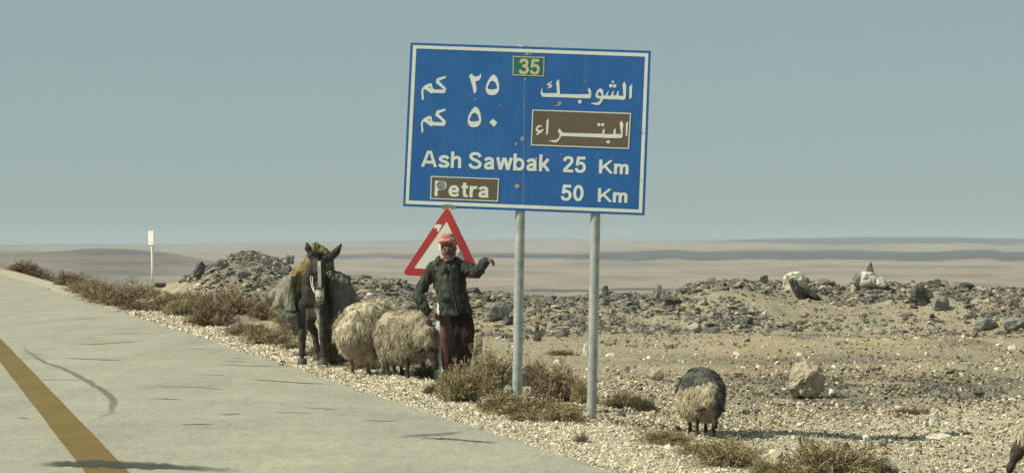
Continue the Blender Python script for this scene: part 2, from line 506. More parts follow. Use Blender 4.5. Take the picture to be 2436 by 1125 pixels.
# ------------------------------------------------------------------ stones
def stone_variant(npts, seed, sq=(1, 1, 1), box=0.0):
    r = np.random.RandomState(seed)
    p = r.normal(size=(npts, 3)); p /= np.linalg.norm(p, axis=1)[:, None]
    p *= (0.8 + 0.2 * r.rand(npts, 1))
    if box:
        p = np.sign(p) * np.abs(p) ** (1 - box)
    p *= np.array(sq)
    bm = bmesh.new()
    for q in p: bm.verts.new(q)
    res = bmesh.ops.convex_hull(bm, input=bm.verts)
    bmesh.ops.delete(bm, geom=[g for g in res['geom_interior'] if isinstance(g, bmesh.types.BMVert)], context='VERTS')
    bmesh.ops.triangulate(bm, faces=bm.faces)
    bmesh.ops.recalc_face_normals(bm, faces=bm.faces)
    bm.verts.index_update()
    V = np.array([v.co[:] for v in bm.verts]); F = np.array([[v.index for v in f.verts] for f in bm.faces])
    bm.free()
    return V, F

def scatter_mesh(name, variants, pts, sizes, tones, rng, tilt=0.35, squash=None):
    Vs, Fs, Ts = [], [], []; off = 0
    vi = rng.randint(len(variants), size=len(pts))
    for k, (bv, bf) in enumerate(variants):
        idx = np.where(vi == k)[0]
        if len(idx) == 0: continue
        n = len(idx)
        yaw = rng.rand(n) * 6.283; tx = rng.normal(size=n) * tilt; ty = rng.normal(size=n) * tilt
        cz, sz = np.cos(yaw), np.sin(yaw); cx, sx = np.cos(tx), np.sin(tx); cy, sy = np.cos(ty), np.sin(ty)
        R = np.zeros((n, 3, 3))
        Rz = np.zeros((n, 3, 3)); Rz[:, 0, 0] = cz; Rz[:, 0, 1] = -sz; Rz[:, 1, 0] = sz; Rz[:, 1, 1] = cz; Rz[:, 2, 2] = 1
        Rx = np.zeros((n, 3, 3)); Rx[:, 0, 0] = 1; Rx[:, 1, 1] = cx; Rx[:, 1, 2] = -sx; Rx[:, 2, 1] = sx; Rx[:, 2, 2] = cx
        Ry = np.zeros((n, 3, 3)); Ry[:, 1, 1] = 1; Ry[:, 0, 0] = cy; Ry[:, 0, 2] = sy; Ry[:, 2, 0] = -sy; Ry[:, 2, 2] = cy
        R = Rx @ Ry @ Rz
        sc = sizes[idx][:, None] * (0.75 + 0.5 * rng.rand(n, 3))
        v = np.einsum('nij,nkj->nki', R, bv[None] * sc[:, None, :]) + pts[idx][:, None, :]
        f = bf[None] + (np.arange(n) * len(bv))[:, None, None] + off
        Vs.append(v.reshape(-1, 3)); Fs.append(f.reshape(-1, 3)); Ts.append(np.repeat(tones[idx], len(bv)))
        off += n * len(bv)
    return np_mesh(name, np.concatenate(Vs), np.concatenate(Fs), tone=np.concatenate(Ts))

CHIP = [stone_variant(8, 300 + k, (1, 1, 0.7)) for k in range(8)]
SLAB = [stone_variant(14, 330 + k, (1, 0.75, 0.42), 0.35) for k in range(10)]
ROCK = [stone_variant(18, 360 + k, (1, 0.85, 0.7), 0.25) for k in range(10)]

LIME = [(0.0, (0.075, 0.07, 0.06)), (0.08, (0.13, 0.12, 0.095)), (0.25, (0.38, 0.325, 0.215)), (0.6, (0.62, 0.555, 0.405)), (1.0, (0.84, 0.79, 0.63))]
BAS = [(0.0, (0.085, 0.080, 0.068)), (0.40, (0.20, 0.186, 0.152)), (0.70, (0.33, 0.30, 0.235)), (0.88, (0.46, 0.415, 0.31)), (1.0, (0.66, 0.60, 0.47))]
M_chip = mat_tone('limestone_chips', LIME, 0.9, 0.2, nscale=30, namp=0.3)
M_basalt = mat_tone('dark_rubble_stone', BAS, 0.85, 0.25, nscale=9, namp=0.4, bump=0.4)
M_basalt_o = mat_tone('dark_rubble_block', BAS, 0.85, 0.25, obj_random=True, nscale=6, namp=0.45, bump=0.4)
M_basalt_d = mat_noise('dark_rubble_block', [(0.3, (0.07, 0.066, 0.058)), (0.7, (0.165, 0.155, 0.130))], 9, 0.88, 0.2, 0.6, 0.04)
M_basalt_g = mat_noise('grey_rubble_block', [(0.3, (0.14, 0.13, 0.108)), (0.7, (0.30, 0.278, 0.225))], 9, 0.9, 0.15, 0.6, 0.04)
M_basalt_p = mat_noise('pale_rubble_block', [(0.3, (0.26, 0.24, 0.19)), (0.7, (0.47, 0.435, 0.34))], 6, 0.9, 0.2, 0.4, 0.03)
M_field = [mat_noise('white_field_stone', [(0.3, (0.50, 0.46, 0.36)), (0.7, (0.78, 0.73, 0.60))], 7, 0.9, 0.2, 0.4, 0.03),
           mat_noise('tan_field_stone', [(0.3, (0.30, 0.25, 0.165)), (0.7, (0.50, 0.43, 0.30))], 7, 0.9, 0.2, 0.4, 0.03),
           mat_noise('dark_field_stone', [(0.3, (0.09, 0.088, 0.078)), (0.7, (0.19, 0.182, 0.155))], 7, 0.9, 0.2, 0.4, 0.03)]
M_pale_o = mat_tone('pale_field_stone', LIME, 0.9, 0.2, obj_random=True, nscale=7, namp=0.4, bump=0.4)

def scatter_gravel():
    rng = np.random.RandomState(11)
    # pale chips on the shoulder and the near gravel flats
    n = 380000
    Y = 15.5 * np.exp(rng.rand(n) * math.log(58 / 15.5)); a = rng.uniform(-0.235, 0.31, n); X = a * Y
    s = s_of(X, Y)
    clump = fbm(X * 1.2, Y * 0.8, 91)
    shoulder = (s > EDGE - 0.03) & (s < 6.6 + (clump - 0.5) * 1.5)
    dens = np.where(shoulder, 1.0, np.where(s > 6.0, 0.95 * (1 - sstep(26, 46, Y)) + 0.08, 0))
    dens = dens * np.where(shoulder, 1, 0.35 + 0.65 * sstep(0.3, 0.6, clump))
    dens = np.where(s < EDGE - 0.03, 0, dens)
    # weight: rng.rand picks so that apparent density falls with distance
    w = (Y / 24.0) ** 0.9
    keep = rng.rand(n) < dens * np.clip(w, 0.35, 1.0) * 0.62
    X, Y, s, shoulder = X[keep], Y[keep], s[keep], shoulder[keep]
    size = (0.008 + 0.024 * rng.rand(len(X)) ** 2.6) * np.clip(Y / 24, 0.8, 1.6)
    Z = height(X, Y) + size * 0.25
    tone = np.clip(rng.beta(2.2, 1.8, len(X)) + np.where(shoulder, 0.10, -0.05), 0, 1)
    gx = CX + X / Y * FPX; gy = py_of(Y, Z)
    drk = np.exp(-np.abs((gx - 2100) / 420.0) ** 3 - np.abs((gy - 925) / 42.0) ** 2.5)
    tone = np.where(drk > rng.rand(len(X)) * 1.1, tone * 0.18, tone)
    tone = np.where((rng.rand(len(X)) < 0.16) & (~shoulder), tone * 0.25, tone)
    me = scatter_mesh('gravel', CHIP, np.stack([X, Y, Z], 1), size, tone, rng, 0.6)
    tag(link('gravel', me, M_chip), kind='stuff')
    print('gravel stones', len(X), 'tris', len(me.polygons))

scatter_gravel()

def scatter_rubble():
    rng = np.random.RandomState(17)
    n = 30000
    px = rng.uniform(150, 2700, n)
    Yc = 63.0 + 1.5 * np.sin(px * 0.004)
    Y = Yc - 8.0 * rng.rand(n) ** 1.3 + 1.6 * rng.rand(n)
    X = (px - CX) / FPX * Y
    s = s_of(X, Y)
    cl = fbm(X * 0.55, Y * 0.5, 97)
    crest = np.exp(-((Y - Yc) / 2.2) ** 2)
    heap = np.exp(-((px - 580) / 130.0) ** 4)
    foot = np.exp(-((Y - (Yc - 6.2)) / 1.4) ** 2)
    dens = sstep(0.40, 0.60, cl) * 0.8 + crest * 0.6 + heap * 0.5 + foot * 0.28
    dens = dens * np.where((px > 1840) & (px < 2060) & (crest < 0.3), 0.55, 1)
    dens = np.where((px < 425) & (px > 290), dens * 0.5, dens)
    dens = np.where((px > 700) & (px < 1640), dens * 0.75, dens)
    dens = np.where(px < 290, 0, dens)
    keep = (rng.rand(n) < dens) & (s > 7.4)
    X, Y, px, crest = X[keep], Y[keep], px[keep], crest[keep]
    size = (0.026 + 0.13 * rng.rand(len(X)) ** 3.2) * np.where(px < 800, 0.8, 1.0)
    size = size + (rng.rand(len(X)) < 0.018) * (0.05 + 0.10 * rng.rand(len(X)))
    Z = height(X, Y) + size * 0.12
    order = np.argsort(-size)
    tone = np.clip(rng.beta(1.6, 2.6, len(X)), 0, 1)
    # the largest stand as stones of their own
    big = order[:260]
    kinds = [('dark', M_basalt_d), ('grey', M_basalt_g), ('pale', M_basalt_p)]
    protos = []
    for nm, m_ in kinds:
        q = [np_mesh('rubble_stone', v, f) for v, f in SLAB]
        for me in q: me.materials.append(m_)
        protos.append(q)
    for k in big:
        kd = 0 if tone[k] < 0.34 else (1 if tone[k] < 0.62 else 2)
        o = bpy.data.objects.new('rubble_stone', protos[kd][rng.randint(len(SLAB))])
        COL.objects.link(o)
        sc = size[k]
        o.location = (X[k], Y[k], Z[k])
        o.rotation_euler = (rng.normal() * 0.3, rng.normal() * 0.3, rng.rand() * 6.28)
        o.scale = (sc * (0.8 + 0.5 * rng.rand()), sc * (0.8 + 0.4 * rng.rand()), sc * (0.8 + 0.5 * rng.rand()))
        where = ('on the tall rubble heap left of the donkey' if px[k] < 730 else 'on the low bank between donkey and man' if px[k] < 1040 else
                 'on the low bank between man and first sign post' if px[k] < 1235 else 'on the low bank between the two sign posts' if px[k] < 1420 else
                 'on the bank right of the second sign post' if px[k] < 1640 else 'on the long bank left of the white boulder' if px[k] < 1860 else
                 'on the bank between white boulder and stone cairn' if px[k] < 2060 else 'on the bank right of the stone cairn')
        level = 'high up' if crest[k] > 0.45 else 'low down'
        lb = '%s broken stone %s %s' % (kinds[kd][0], level, where)
        tag(o, lb, 'stone', 'rubble: ' + lb)
    rest = order[260:]
    me = scatter_mesh('rubble', SLAB, np.stack([X, Y, Z], 1)[rest], size[rest], tone[rest], rng, 0.35)
    tag(link('rubble', me, M_basalt), kind='stuff')
    # fine dark chips among the rubble and on the flats
    n = 26000
    Y = rng.uniform(34, 64.5, n); a = rng.uniform(-0.19, 0.26, n); X = a * Y; s = s_of(X, Y)
    cl = fbm(X * 0.35, Y * 0.14, 47 if False else 101)
    dens = sstep(0.45, 0.62, cl) * 0.35 + sstep(52, 58, Y) * 0.6
    keep = (rng.rand(n) < dens) & (s > 8.3)
    X, Y = X[keep], Y[keep]
    size = 0.018 + 0.05 * rng.rand(len(X)) ** 2.5
    me = scatter_mesh('rubble_chips', CHIP, np.stack([X, Y, height(X, Y) + size * 0.2], 1), size, np.clip(rng.beta(1.6, 2.2, len(X)) + 0.12, 0, 1), rng, 0.5)
    o = link('rubble_chips', me, M_basalt); tag(o, kind='stuff')

scatter_rubble()

def rough_rock(name, seed, dims, detail=4, amp=0.16, sharp=0.3):
    """one irregular boulder, faceted then weathered"""
    V, F = stone_variant(22, seed, (1, 1, 1), sharp)
    bm = bmesh.new()
    vs = [bm.verts.new(v) for v in V]
    for f in F: bm.faces.new([vs[i] for i in f])
    bmesh.ops.subdivide_edges(bm, edges=bm.edges, cuts=detail, use_grid_fill=True)
    bmesh.ops.smooth_vert(bm, verts=bm.verts, factor=0.35, use_axis_x=True, use_axis_y=True, use_axis_z=True)
    for v in bm.verts:
        p = v.co * 1.6 + Vector((seed * 3.1, 0, 0))
        d = mnoise.fractal(p, 0.9, 2.1, 4) * amp + (mnoise.cell(p * 1.3) - 0.5) * amp * 0.5 + mnoise.ridged_multi_fractal(p * 2.2, 0.8, 2.1, 4, 1.0, 2.0) * amp * 0.28
        v.co += v.co.normalized() * d
    for v in bm.verts:
        v.co = Vector((v.co.x * dims[0], v.co.y * dims[1], v.co.z * dims[2]))
    return from_bm(name, bm)

def terrain_hit(px, py, ymin=14, ymax=72):
    """distance at which the sight line through a photo pixel meets the ground"""
    ys = np.linspace(ymin, ymax, 1500)
    x = (px - CX) / FPX * ys; z = CAMZ - (py - HY) / FPX * ys
    g = height(x, ys)
    below = np.where(z <= g)[0]
    return float(ys[below[0]]) if len(below) else float(ymax)

M_tan = mat_noise('tan_boulder', [(0.32, (0.21, 0.18, 0.125)), (0.5, (0.39, 0.345, 0.25)), (0.68, (0.52, 0.47, 0.355))], 11, 0.92, 0.15, 0.9, 0.06, detail=8)
M_white = mat_noise('chalk_boulder', [(0.28, (0.30, 0.28, 0.23)), (0.5, (0.60, 0.57, 0.48)), (0.7, (0.72, 0.69, 0.60))], 4, 0.9, 0.15, 0.6, 0.05)
M_grey = mat_noise('grey_boulder', [(0.3, (0.13, 0.135, 0.125)), (0.5, (0.22, 0.225, 0.205)), (0.7, (0.31, 0.31, 0.27))], 6, 0.9, 0.2, 0.6, 0.05)
M_darkr = mat_noise('dark_boulder', [(0.3, (0.045, 0.045, 0.042)), (0.55, (0.10, 0.10, 0.092)), (0.75, (0.19, 0.18, 0.15))], 7, 0.88, 0.2, 0.6, 0.05)

def boulder(px, pyb, w_px, h_px, mat, label, seed, name='boulder', Y=None, rot=(0, 0, 0), depth=0.9, cat='boulder', sink=0.12, amp=0.14, sharp=0.3, taper=0.0):
    if Y is None: Y = terrain_hit(px, pyb)
    k = Y / FPX
    w, h = w_px * k, h_px * k
    me = rough_rock(name, seed, (w / 2, w / 2 * depth, h / 2 * (1 + sink)), amp=amp, sharp=sharp)
    if taper:
        for v in me.vertices:
            f = 1 - taper * min(max(v.co.z / h + 0.5, 0), 1.1)
            v.co.x *= f; v.co.y *= f
    p = P(px, pyb, Y)
    o = link(name, me, mat, loc=(p.x, p.y, p.z + h / 2 * (1 - sink)), rot=rot)
    tag(o, label, cat)
    return o

boulder(1922, 948, 104, 98, M_tan, 'large tan boulder on the gravel right of the lone sheep', 77, rot=(0.15, 0.45, 0.5), amp=0.20, sharp=0.05)
boulder(1563, 903, 44, 32, M_tan, 'small sandy boulder with a dark notch right of the sign posts', 2)
boulder(1752, 898, 36, 18, M_tan, 'low orange tan stone just behind the lone sheep', 3, cat='stone')
boulder(1888, 696, 56, 56, M_white, 'white boulder perched on the crest of the rubble bank with dark slabs below', 4, Y=62.2, rot=(0.2, 0.35, 0))
boulder(1922, 706, 70, 22, M_darkr, 'dark slab tilted under the white boulder on the bank crest', 5, Y=61.6, rot=(0, 0.42, 0.2), cat='rock slab', name='rock_slab')
boulder(1893, 712, 22, 60, M_darkr, 'dark upright slab leaning below the left side of the white boulder on the crest', 27, Y=61.3, rot=(0, -0.5, 0.1), cat='rock slab', name='rock_slab')
boulder(2064, 690, 46, 50, M_white, 'white rounded boulder carrying a dark pointed stone on the bank crest', 6, Y=62.4)
boulder(2040, 684, 26, 36, M_grey, 'grey brown boulder touching the left of the white cairn boulder', 28, Y=62.6, amp=0.18)
boulder(2070, 652, 26, 30, M_darkr, 'dark pointed stone standing on top of the white cairn boulder', 7, Y=62.4, name='pointed_stone', cat='stone', depth=0.8, taper=0.8, rot=(0, 0.15, 0))
boulder(2096, 684, 30, 26, M_white, 'small white block at the right foot of the stone cairn', 8, Y=62.3)
boulder(2190, 725, 56, 52, M_darkr, 'big dark boulder halfway up the rubble bank right of the cairn', 9, rot=(0, 0.3, 0.5))
boulder(2236, 736, 44, 34, M_grey, 'grey brown boulder beside the big dark one on the bank', 10)
boulder(2345, 783, 58, 28, M_grey, 'flat grey boulder at the foot of the bank near the right edge', 11, rot=(0, -0.2, 0.2))
boulder(2414, 786, 60, 34, M_grey, 'large grey boulder at the foot of the bank, cut by the right edge', 12)
boulder(2230, 672 + 20, 30, 30, M_darkr, 'dark boulder on the crest towards the right end of the bank', 13, Y=62.8)
boulder(2300, 690, 40, 20, M_darkr, 'dark flat slab on the crest, last before the right edge', 14, Y=62.8, name='rock_slab', cat='rock slab')
boulder(1278, 811, 26, 34, M_darkr, 'small black upright stone with a round head between the sign posts', 15, name='upright_stone', cat='stone', depth=0.7, taper=0.55)
boulder(1278, 783, 11, 12, M_darkr, 'round black cobble resting on the small upright stone between the posts', 29, name='cobble', cat='stone', Y=terrain_hit(1278, 811))
boulder(1395, 848, 18, 34, M_white, 'white upright stone just left of the second sign post', 16, name='upright_stone', cat='stone')
boulder(1185, 762, 60, 48, M_grey, 'large flat grey boulder on the low bank right of the man', 17)
boulder(1205, 772, 24, 22, M_darkr, 'dark stone at the right foot of the flat grey boulder near the man', 18, cat='stone')
boulder(1566, 716, 16, 44, M_grey, 'narrow grey stone standing upright on the bank left of the long rubble', 19, name='standing_stone', cat='stone', rot=(0, 0.15, 0), Y=59)
boulder(1598, 724, 46, 18, M_darkr, 'long dark slab lying beside the narrow standing stone', 20, name='rock_slab', cat='rock slab', rot=(0, -0.12, 0.1))
boulder(1440, 708, 16, 30, M_darkr, 'black stone peeping out behind the second sign post', 21, cat='stone', Y=61.0, name='upright_stone')
boulder(1818, 672, 20, 20, M_darkr, 'dark cube shaped stone on the crest left of the white boulder', 22, cat='stone', Y=62.6)
boulder(474, 664, 26, 44, M_darkr, 'black pointed slab leaning at the left foot of the rubble heap', 23, name='rock_slab', cat='rock slab', Y=60.5, rot=(0, 0.45, 0))
boulder(524, 640, 42, 26, M_grey, 'long grey boulder high on the left side of the rubble heap', 24, rot=(0, -0.3, 0), Y=60.8)
boulder(470, 690, 24, 18, M_white, 'whitish stone low on the left flank of the rubble heap', 25, cat='stone', Y=57.5)
boulder(575, 660, 34, 20, M_grey, 'grey block in the middle of the rubble heap', 26, Y=59.0)
boulder(690, 628, 26, 24, M_grey, 'grey boulder at the right shoulder of the rubble heap', 30, Y=61.5)
boulder(336, 731, 36, 23, M_grey, 'rounded grey boulder between dry shrubs at the road edge left', 31)
boulder(374, 736, 38, 14, M_grey, 'flat elongated grey stone lying right of the rounded roadside boulder', 32, cat='stone', rot=(0, -0.25, 0.1))
boulder(330, 753, 20, 9, M_grey, 'small flat grey stone on the gravel below the rounded roadside boulder', 33, cat='stone')
boulder(382, 684, 34, 14, M_darkr, 'dark flat stone on the sandy mound right of the marker post', 34, cat='stone', Y=57)
boulder(1906, 975, 22, 24, M_white, 'small white stone in front of the large tan boulder', 35, cat='stone', rot=(0, -0.3, 0))
boulder(1870, 962, 60, 12, M_tan, 'low flat tan stone in front of the large tan boulder, left of the white one', 36, cat='stone', depth=0.6)
boulder(2222, 1012, 26, 32, M_white, 'cream two lobed stone standing on the gravel right of the tan boulder', 37, cat='stone')
boulder(2232, 1047, 66, 18, M_white, 'wide flat whitish stone low in the gravel at right', 38, cat='stone', depth=0.7)
boulder(2061, 1050, 22, 18, M_white, 'bright white stone left of the wide flat one', 39, cat='stone')
boulder(2100, 1062, 28, 22, M_grey, 'grey stone on the gravel above the large foreground shrub', 40, cat='stone')
boulder(2255, 888, 40, 18, M_tan, 'flat pale stone far right beyond the dark gravel patch', 41, cat='stone')
boulder(2325, 942, 30, 15, M_darkr, 'dark stone on the dark gravel patch near the right edge', 42, cat='stone')
boulder(2228, 944, 24, 20, M_grey, 'blue grey stone on the dark gravel patch right of the tan boulder', 43, cat='stone')
boulder(1978, 938, 18, 16, M_white, 'white stone tucked against the right side of the tan boulder', 44, cat='stone')
boulder(1893, 930, 32, 18, M_white, 'whitish stone touching the left foot of the tan boulder', 45, cat='stone')
boulder(1210, 938, 28, 26, M_tan, 'pale tan stone at the foot of the first sign post, left side', 46, cat='stone', Y=25.3)
boulder(1258, 942, 30, 26, M_tan, 'pale tan stone at the foot of the first sign post, right side', 47, cat='stone', Y=25.3)
boulder(1137, 848, 24, 62, M_tan, 'pale narrow stone standing just behind the man at his left leg', 48, name='standing_stone', cat='stone', Y=30.2)
boulder(1775, 966 + 20, 20, 14, M_darkr, 'dark stone on the gravel right of the lone sheep', 49, cat='stone')
boulder(1802, 984, 18, 12, M_darkr, 'second dark stone right of the lone sheep, beside the first', 50, cat='stone')
boulder(1490, 882, 20, 14, M_grey, 'grey stone among pale gravel right of the second sign post', 51, cat='stone')
boulder(915, 690, 34, 26, M_grey, 'grey boulder on the low bank between donkey and warning sign', 52, Y=58.5)
boulder(878, 712, 22, 18, M_white, 'whitish stone on the low bank just above the woolly sheep', 53, cat='stone', Y=56)

def far_scrub():
    rng = np.random.RandomState(77)
    n = 330
    px = np.concatenate([rng.uniform(-50, 1300, 240), rng.uniform(1300, 2500, 60), rng.uniform(0, 2436, 30)])
    Y = np.concatenate([rng.uniform(4650, 5000, 300), rng.uniform(1500, 4200, 30)])
    X = (px - CX) / FPX * Y
    size = (0.5 + 1.6 * rng.rand(n) ** 2) * (Y / 5000) ** 0.6
    me = scatter_mesh('far_scrub', CHIP, np.stack([X, Y, height(X, Y) + size * 0.4], 1), size, rng.rand(n) * 0.4, rng, 0.2)
    m = mat_noise('far_dark_scrub', [(0.3, (0.04, 0.042, 0.03)), (0.7, (0.09, 0.088, 0.06))], 0.5)
    tag(link('far_scrub', me, m), kind='stuff')
far_scrub()

def scatter_field_stones():
    rng = np.random.RandomState(23)
    protos = []
    for m_ in M_field:
        q = [np_mesh('field_stone', v, f) for v, f in ROCK]
        for me in q: me.materials.append(m_)
        protos.append(q)
    tones = ('white', 'tan', 'dark')
    def put(name, X, Y, sz, kd):
        o = bpy.data.objects.new(name, protos[kd][rng.randint(len(ROCK))]); COL.objects.link(o)
        o.location = (X, Y, ground(X, Y) + sz * 0.15); o.rotation_euler = (rng.normal() * 0.4, rng.normal() * 0.4, rng.rand() * 6.28)
        o.scale = (sz * (0.8 + 0.6 * rng.rand()), sz * (0.8 + 0.5 * rng.rand()), sz * (0.6 + 0.45 * rng.rand()))
        return o
    k = 0
    while k < 230:
        Y = 18 * math.exp(rng.rand() * math.log(56 / 18)); a = rng.uniform(-0.03, 0.23); X = a * Y
        if s_of(X, Y) < 7.2 or fbm(X * 0.6, Y * 0.3, 121) < 0.40: continue
        sz = (0.022 + 0.065 * rng.rand() ** 3.2) * (Y / 24) ** 0.6
        kd = rng.choice(3, p=[0.38, 0.34, 0.28])
        o = put('field_stone', X, Y, sz, kd)
        px = CX + a * FPX
        where = ('behind the sign posts' if px < 1420 else 'between sign posts and lone sheep' if px < 1610 else
                 'around the lone sheep' if px < 1780 else 'around the large tan boulder' if px < 2020 else 'near the right edge')
        dist = 'on near gravel' if Y < 24 else 'on middle gravel' if Y < 36 else 'on the far flat'
        size_w = 'small' if sz < 0.05 * (Y / 24) ** 0.6 else 'larger'
        lb = '%s %s stone %s %s' % (size_w, tones[kd], dist, where)
        tag(o, lb, 'stone', 'field stones: ' + lb)
        k += 1
    k = 0
    while k < 60:
        s = rng.uniform(EDGE + 0.1, 6.6); t_ = 17 * math.exp(rng.rand() * math.log(80 / 17)); X, Y = st(s, t_)
        kd = rng.choice(2)
        o = put('shoulder_stone', X, Y, 0.028 + 0.035 * rng.rand() ** 2, kd)
        px = CX + X / Y * FPX
        where = ('left of the donkey' if px < 690 else 'between donkey and warning sign' if px < 1040 else 'below the sign posts' if px < 1420 else 'below the lone sheep')
        lb = '%s lump of stone on the gravel shoulder %s' % (tones[kd], where)
        tag(o, lb, 'stone', 'shoulder stones: ' + lb)
        k += 1
scatter_field_stones()
# ------------------------------------------------------------------ dry stubble on the flats
def build_stubble():
    rng = np.random.RandomState(31)
    n = 60000
    Y = 17 * np.exp(rng.rand(n) * math.log(60 / 17)); a = rng.uniform(-0.22, 0.25, n); X = a * Y
    s = s_of(X, Y)
    cl = fbm(X * 0.5, Y * 0.25, 111)
    keep = (s > 6.4) & (rng.rand(n) < sstep(0.36, 0.62, cl) * (0.25 + 0.75 * sstep(22, 40, Y)))
    X, Y = X[keep], Y[keep]; n = len(X)
    Z = height(X, Y)
    h = (0.02 + 0.05 * rng.rand(n) ** 1.5); w = 0.004 + 0.004 * rng.rand(n)
    yaw = rng.rand(n) * 6.283; lean = rng.normal(size=(n, 2)) * 0.6
    dx, dy = np.cos(yaw) * w, np.sin(yaw) * w
    V = np.zeros((n, 3, 3))
    V[:, 0] = np.stack([X - dx, Y - dy, Z - 0.01], 1); V[:, 1] = np.stack([X + dx, Y + dy, Z - 0.01], 1)
    V[:, 2] = np.stack([X + lean[:, 0] * h, Y + lean[:, 1] * h, Z + h], 1)
    F = np.arange(3 * n).reshape(n, 3)
    m = mat_tone('dry_stubble', [(0.0, (0.16, 0.125, 0.07)), (0.6, (0.36, 0.30, 0.18)), (1.0, (0.52, 0.46, 0.31))], 0.9, 0.1, nscale=3, namp=0.2)
    tag(link('dry_grass', np_mesh('dry_grass', V.reshape(-1, 3), F, tone=np.repeat(rng.rand(n), 3)), m), kind='stuff')
build_stubble()

# ------------------------------------------------------------------ shapes grown from simple volumes (one skin each)
def tube_bm(bm, pts, seg=14):
    """tapered round-ended limb through (x, y, z, r) points"""
    P_ = [Vector(p[:3]) for p in pts]; R_ = [p[3] for p in pts]
    # smooth the chain a little with extra points
    rings = []
    n = len(P_)
    for i in range(n):
        if i == 0: d = P_[1] - P_[0]
        elif i == n - 1: d = P_[-1] - P_[-2]
        else: d = (P_[i + 1] - P_[i]).normalized() + (P_[i] - P_[i - 1]).normalized()
        d.normalize()
        a = Vector((0, 0, 1)) if abs(d.z) < 0.9 else Vector((0, 1, 0))
        u = d.cross(a).normalized(); v = d.cross(u).normalized()
        if i == 0:
            for f in (0.92, 0.6):
                rr = R_[0] * math.sqrt(max(1 - f * f, 0.01)); c = P_[0] - d * R_[0] * f
                rings.append([c + (u * math.cos(k / seg * 6.28318) + v * math.sin(k / seg * 6.28318)) * rr for k in range(seg)])
        rings.append([P_[i] + (u * math.cos(k / seg * 6.28318) + v * math.sin(k / seg * 6.28318)) * R_[i] for k in range(seg)])
        if i == n - 1:
            for f in (0.6, 0.92):
                rr = R_[-1] * math.sqrt(max(1 - f * f, 0.01)); c = P_[-1] + d * R_[-1] * f
                rings.append([c + (u * math.cos(k / seg * 6.28318) + v * math.sin(k / seg * 6.28318)) * rr for k in range(seg)])
    vr = [[bm.verts.new(q) for q in r] for r in rings]
    for a_, b_ in zip(vr, vr[1:]):
        for k in range(seg):
            bm.faces.new((a_[k], a_[(k + 1) % seg], b_[(k + 1) % seg], b_[k]))
    bm.faces.new(vr[0][::-1]); bm.faces.new(vr[-1])

def loft_bm(bm, rings, axis='z', seg=22, power=2.0):
    """closed body through elliptical rings (cx, cy, cz, ru, rv) square to one axis"""
    vr = []
    for (cx, cy, cz, ru, rv) in rings:
        r = []
        for k in range(seg):
            a = k / seg * 2 * math.pi
            ca, sa = math.cos(a), math.sin(a)
            ca = math.copysign(abs(ca) ** (2 / power), ca); sa = math.copysign(abs(sa) ** (2 / power), sa)
            if axis == 'z': q = (cx + ru * ca, cy + rv * sa, cz)
            elif axis == 'x': q = (cx, cy + ru * ca, cz + rv * sa)
            else: q = (cx + ru * ca, cy, cz + rv * sa)
            r.append(bm.verts.new(q))
        vr.append(r)
    for a_, b_ in zip(vr, vr[1:]):
        for k in range(seg):
            bm.faces.new((a_[k], a_[(k + 1) % seg], b_[(k + 1) % seg], b_[k]))
    bm.faces.new(vr[0][::-1]); bm.faces.new(vr[-1])

def ell_bm(bm, c, r, rot=(0, 0, 0), seg=16):
    M = Matrix.Translation(Vector(c)) @ Euler(rot).to_matrix().to_4x4() @ Matrix.Diagonal((*r, 1))
    bmesh.ops.create_uvsphere(bm, u_segments=seg, v_segments=seg // 2 + 2, radius=1, matrix=M)

def grow(name, parts, voxel=0.02, smooth=4, disp=None):
    """parts merged to ONE continuous surface"""
    bm = bmesh.new()
    for p in parts:
        if p[0] == 't': tube_bm(bm, p[1])
        elif p[0] == 'l': loft_bm(bm, p[1], *(p[2:] if len(p) > 2 else ()))
        elif p[0] == 'e': ell_bm(bm, *p[1:])
    me = from_bm('tmp', bm)
    o = bpy.data.objects.new('tmp', me); COL.objects.link(o)
    r = o.modifiers.new('r', 'REMESH'); r.mode = 'VOXEL'; r.voxel_size = voxel; r.use_smooth_shade = True
    if smooth:
        q = o.modifiers.new('s', 'SMOOTH'); q.factor = 0.5; q.iterations = smooth
    dg = bpy.context.evaluated_depsgraph_get()
    out = bpy.data.meshes.new_from_object(o.evaluated_get(dg), depsgraph=dg)
    bpy.data.objects.remove(o); bpy.data.meshes.remove(me)
    out.name = name
    out.polygons.foreach_set('use_smooth', np.ones(len(out.polygons), dtype=bool))
    if disp:
        nv = len(out.vertices)
        co = np.empty(nv * 3, np.float32); out.vertices.foreach_get('co', co); co = co.reshape(-1, 3)
        no = np.empty(nv * 3, np.float32); out.vertices.foreach_get('normal', no); no = no.reshape(-1, 3)
        d = disp(co)
        out.vertices.foreach_set('co', (co + no * d[:, None]).astype(np.float32).ravel()); out.update()
    return out

def folds(amp, fx, fy, fz, seed=0.0):
    def f(co):
        return np.array([mnoise.fractal(Vector((p[0] * fx + seed, p[1] * fy, p[2] * fz)), 0.8, 2.0, 3) * amp for p in co], np.float32)
    return f

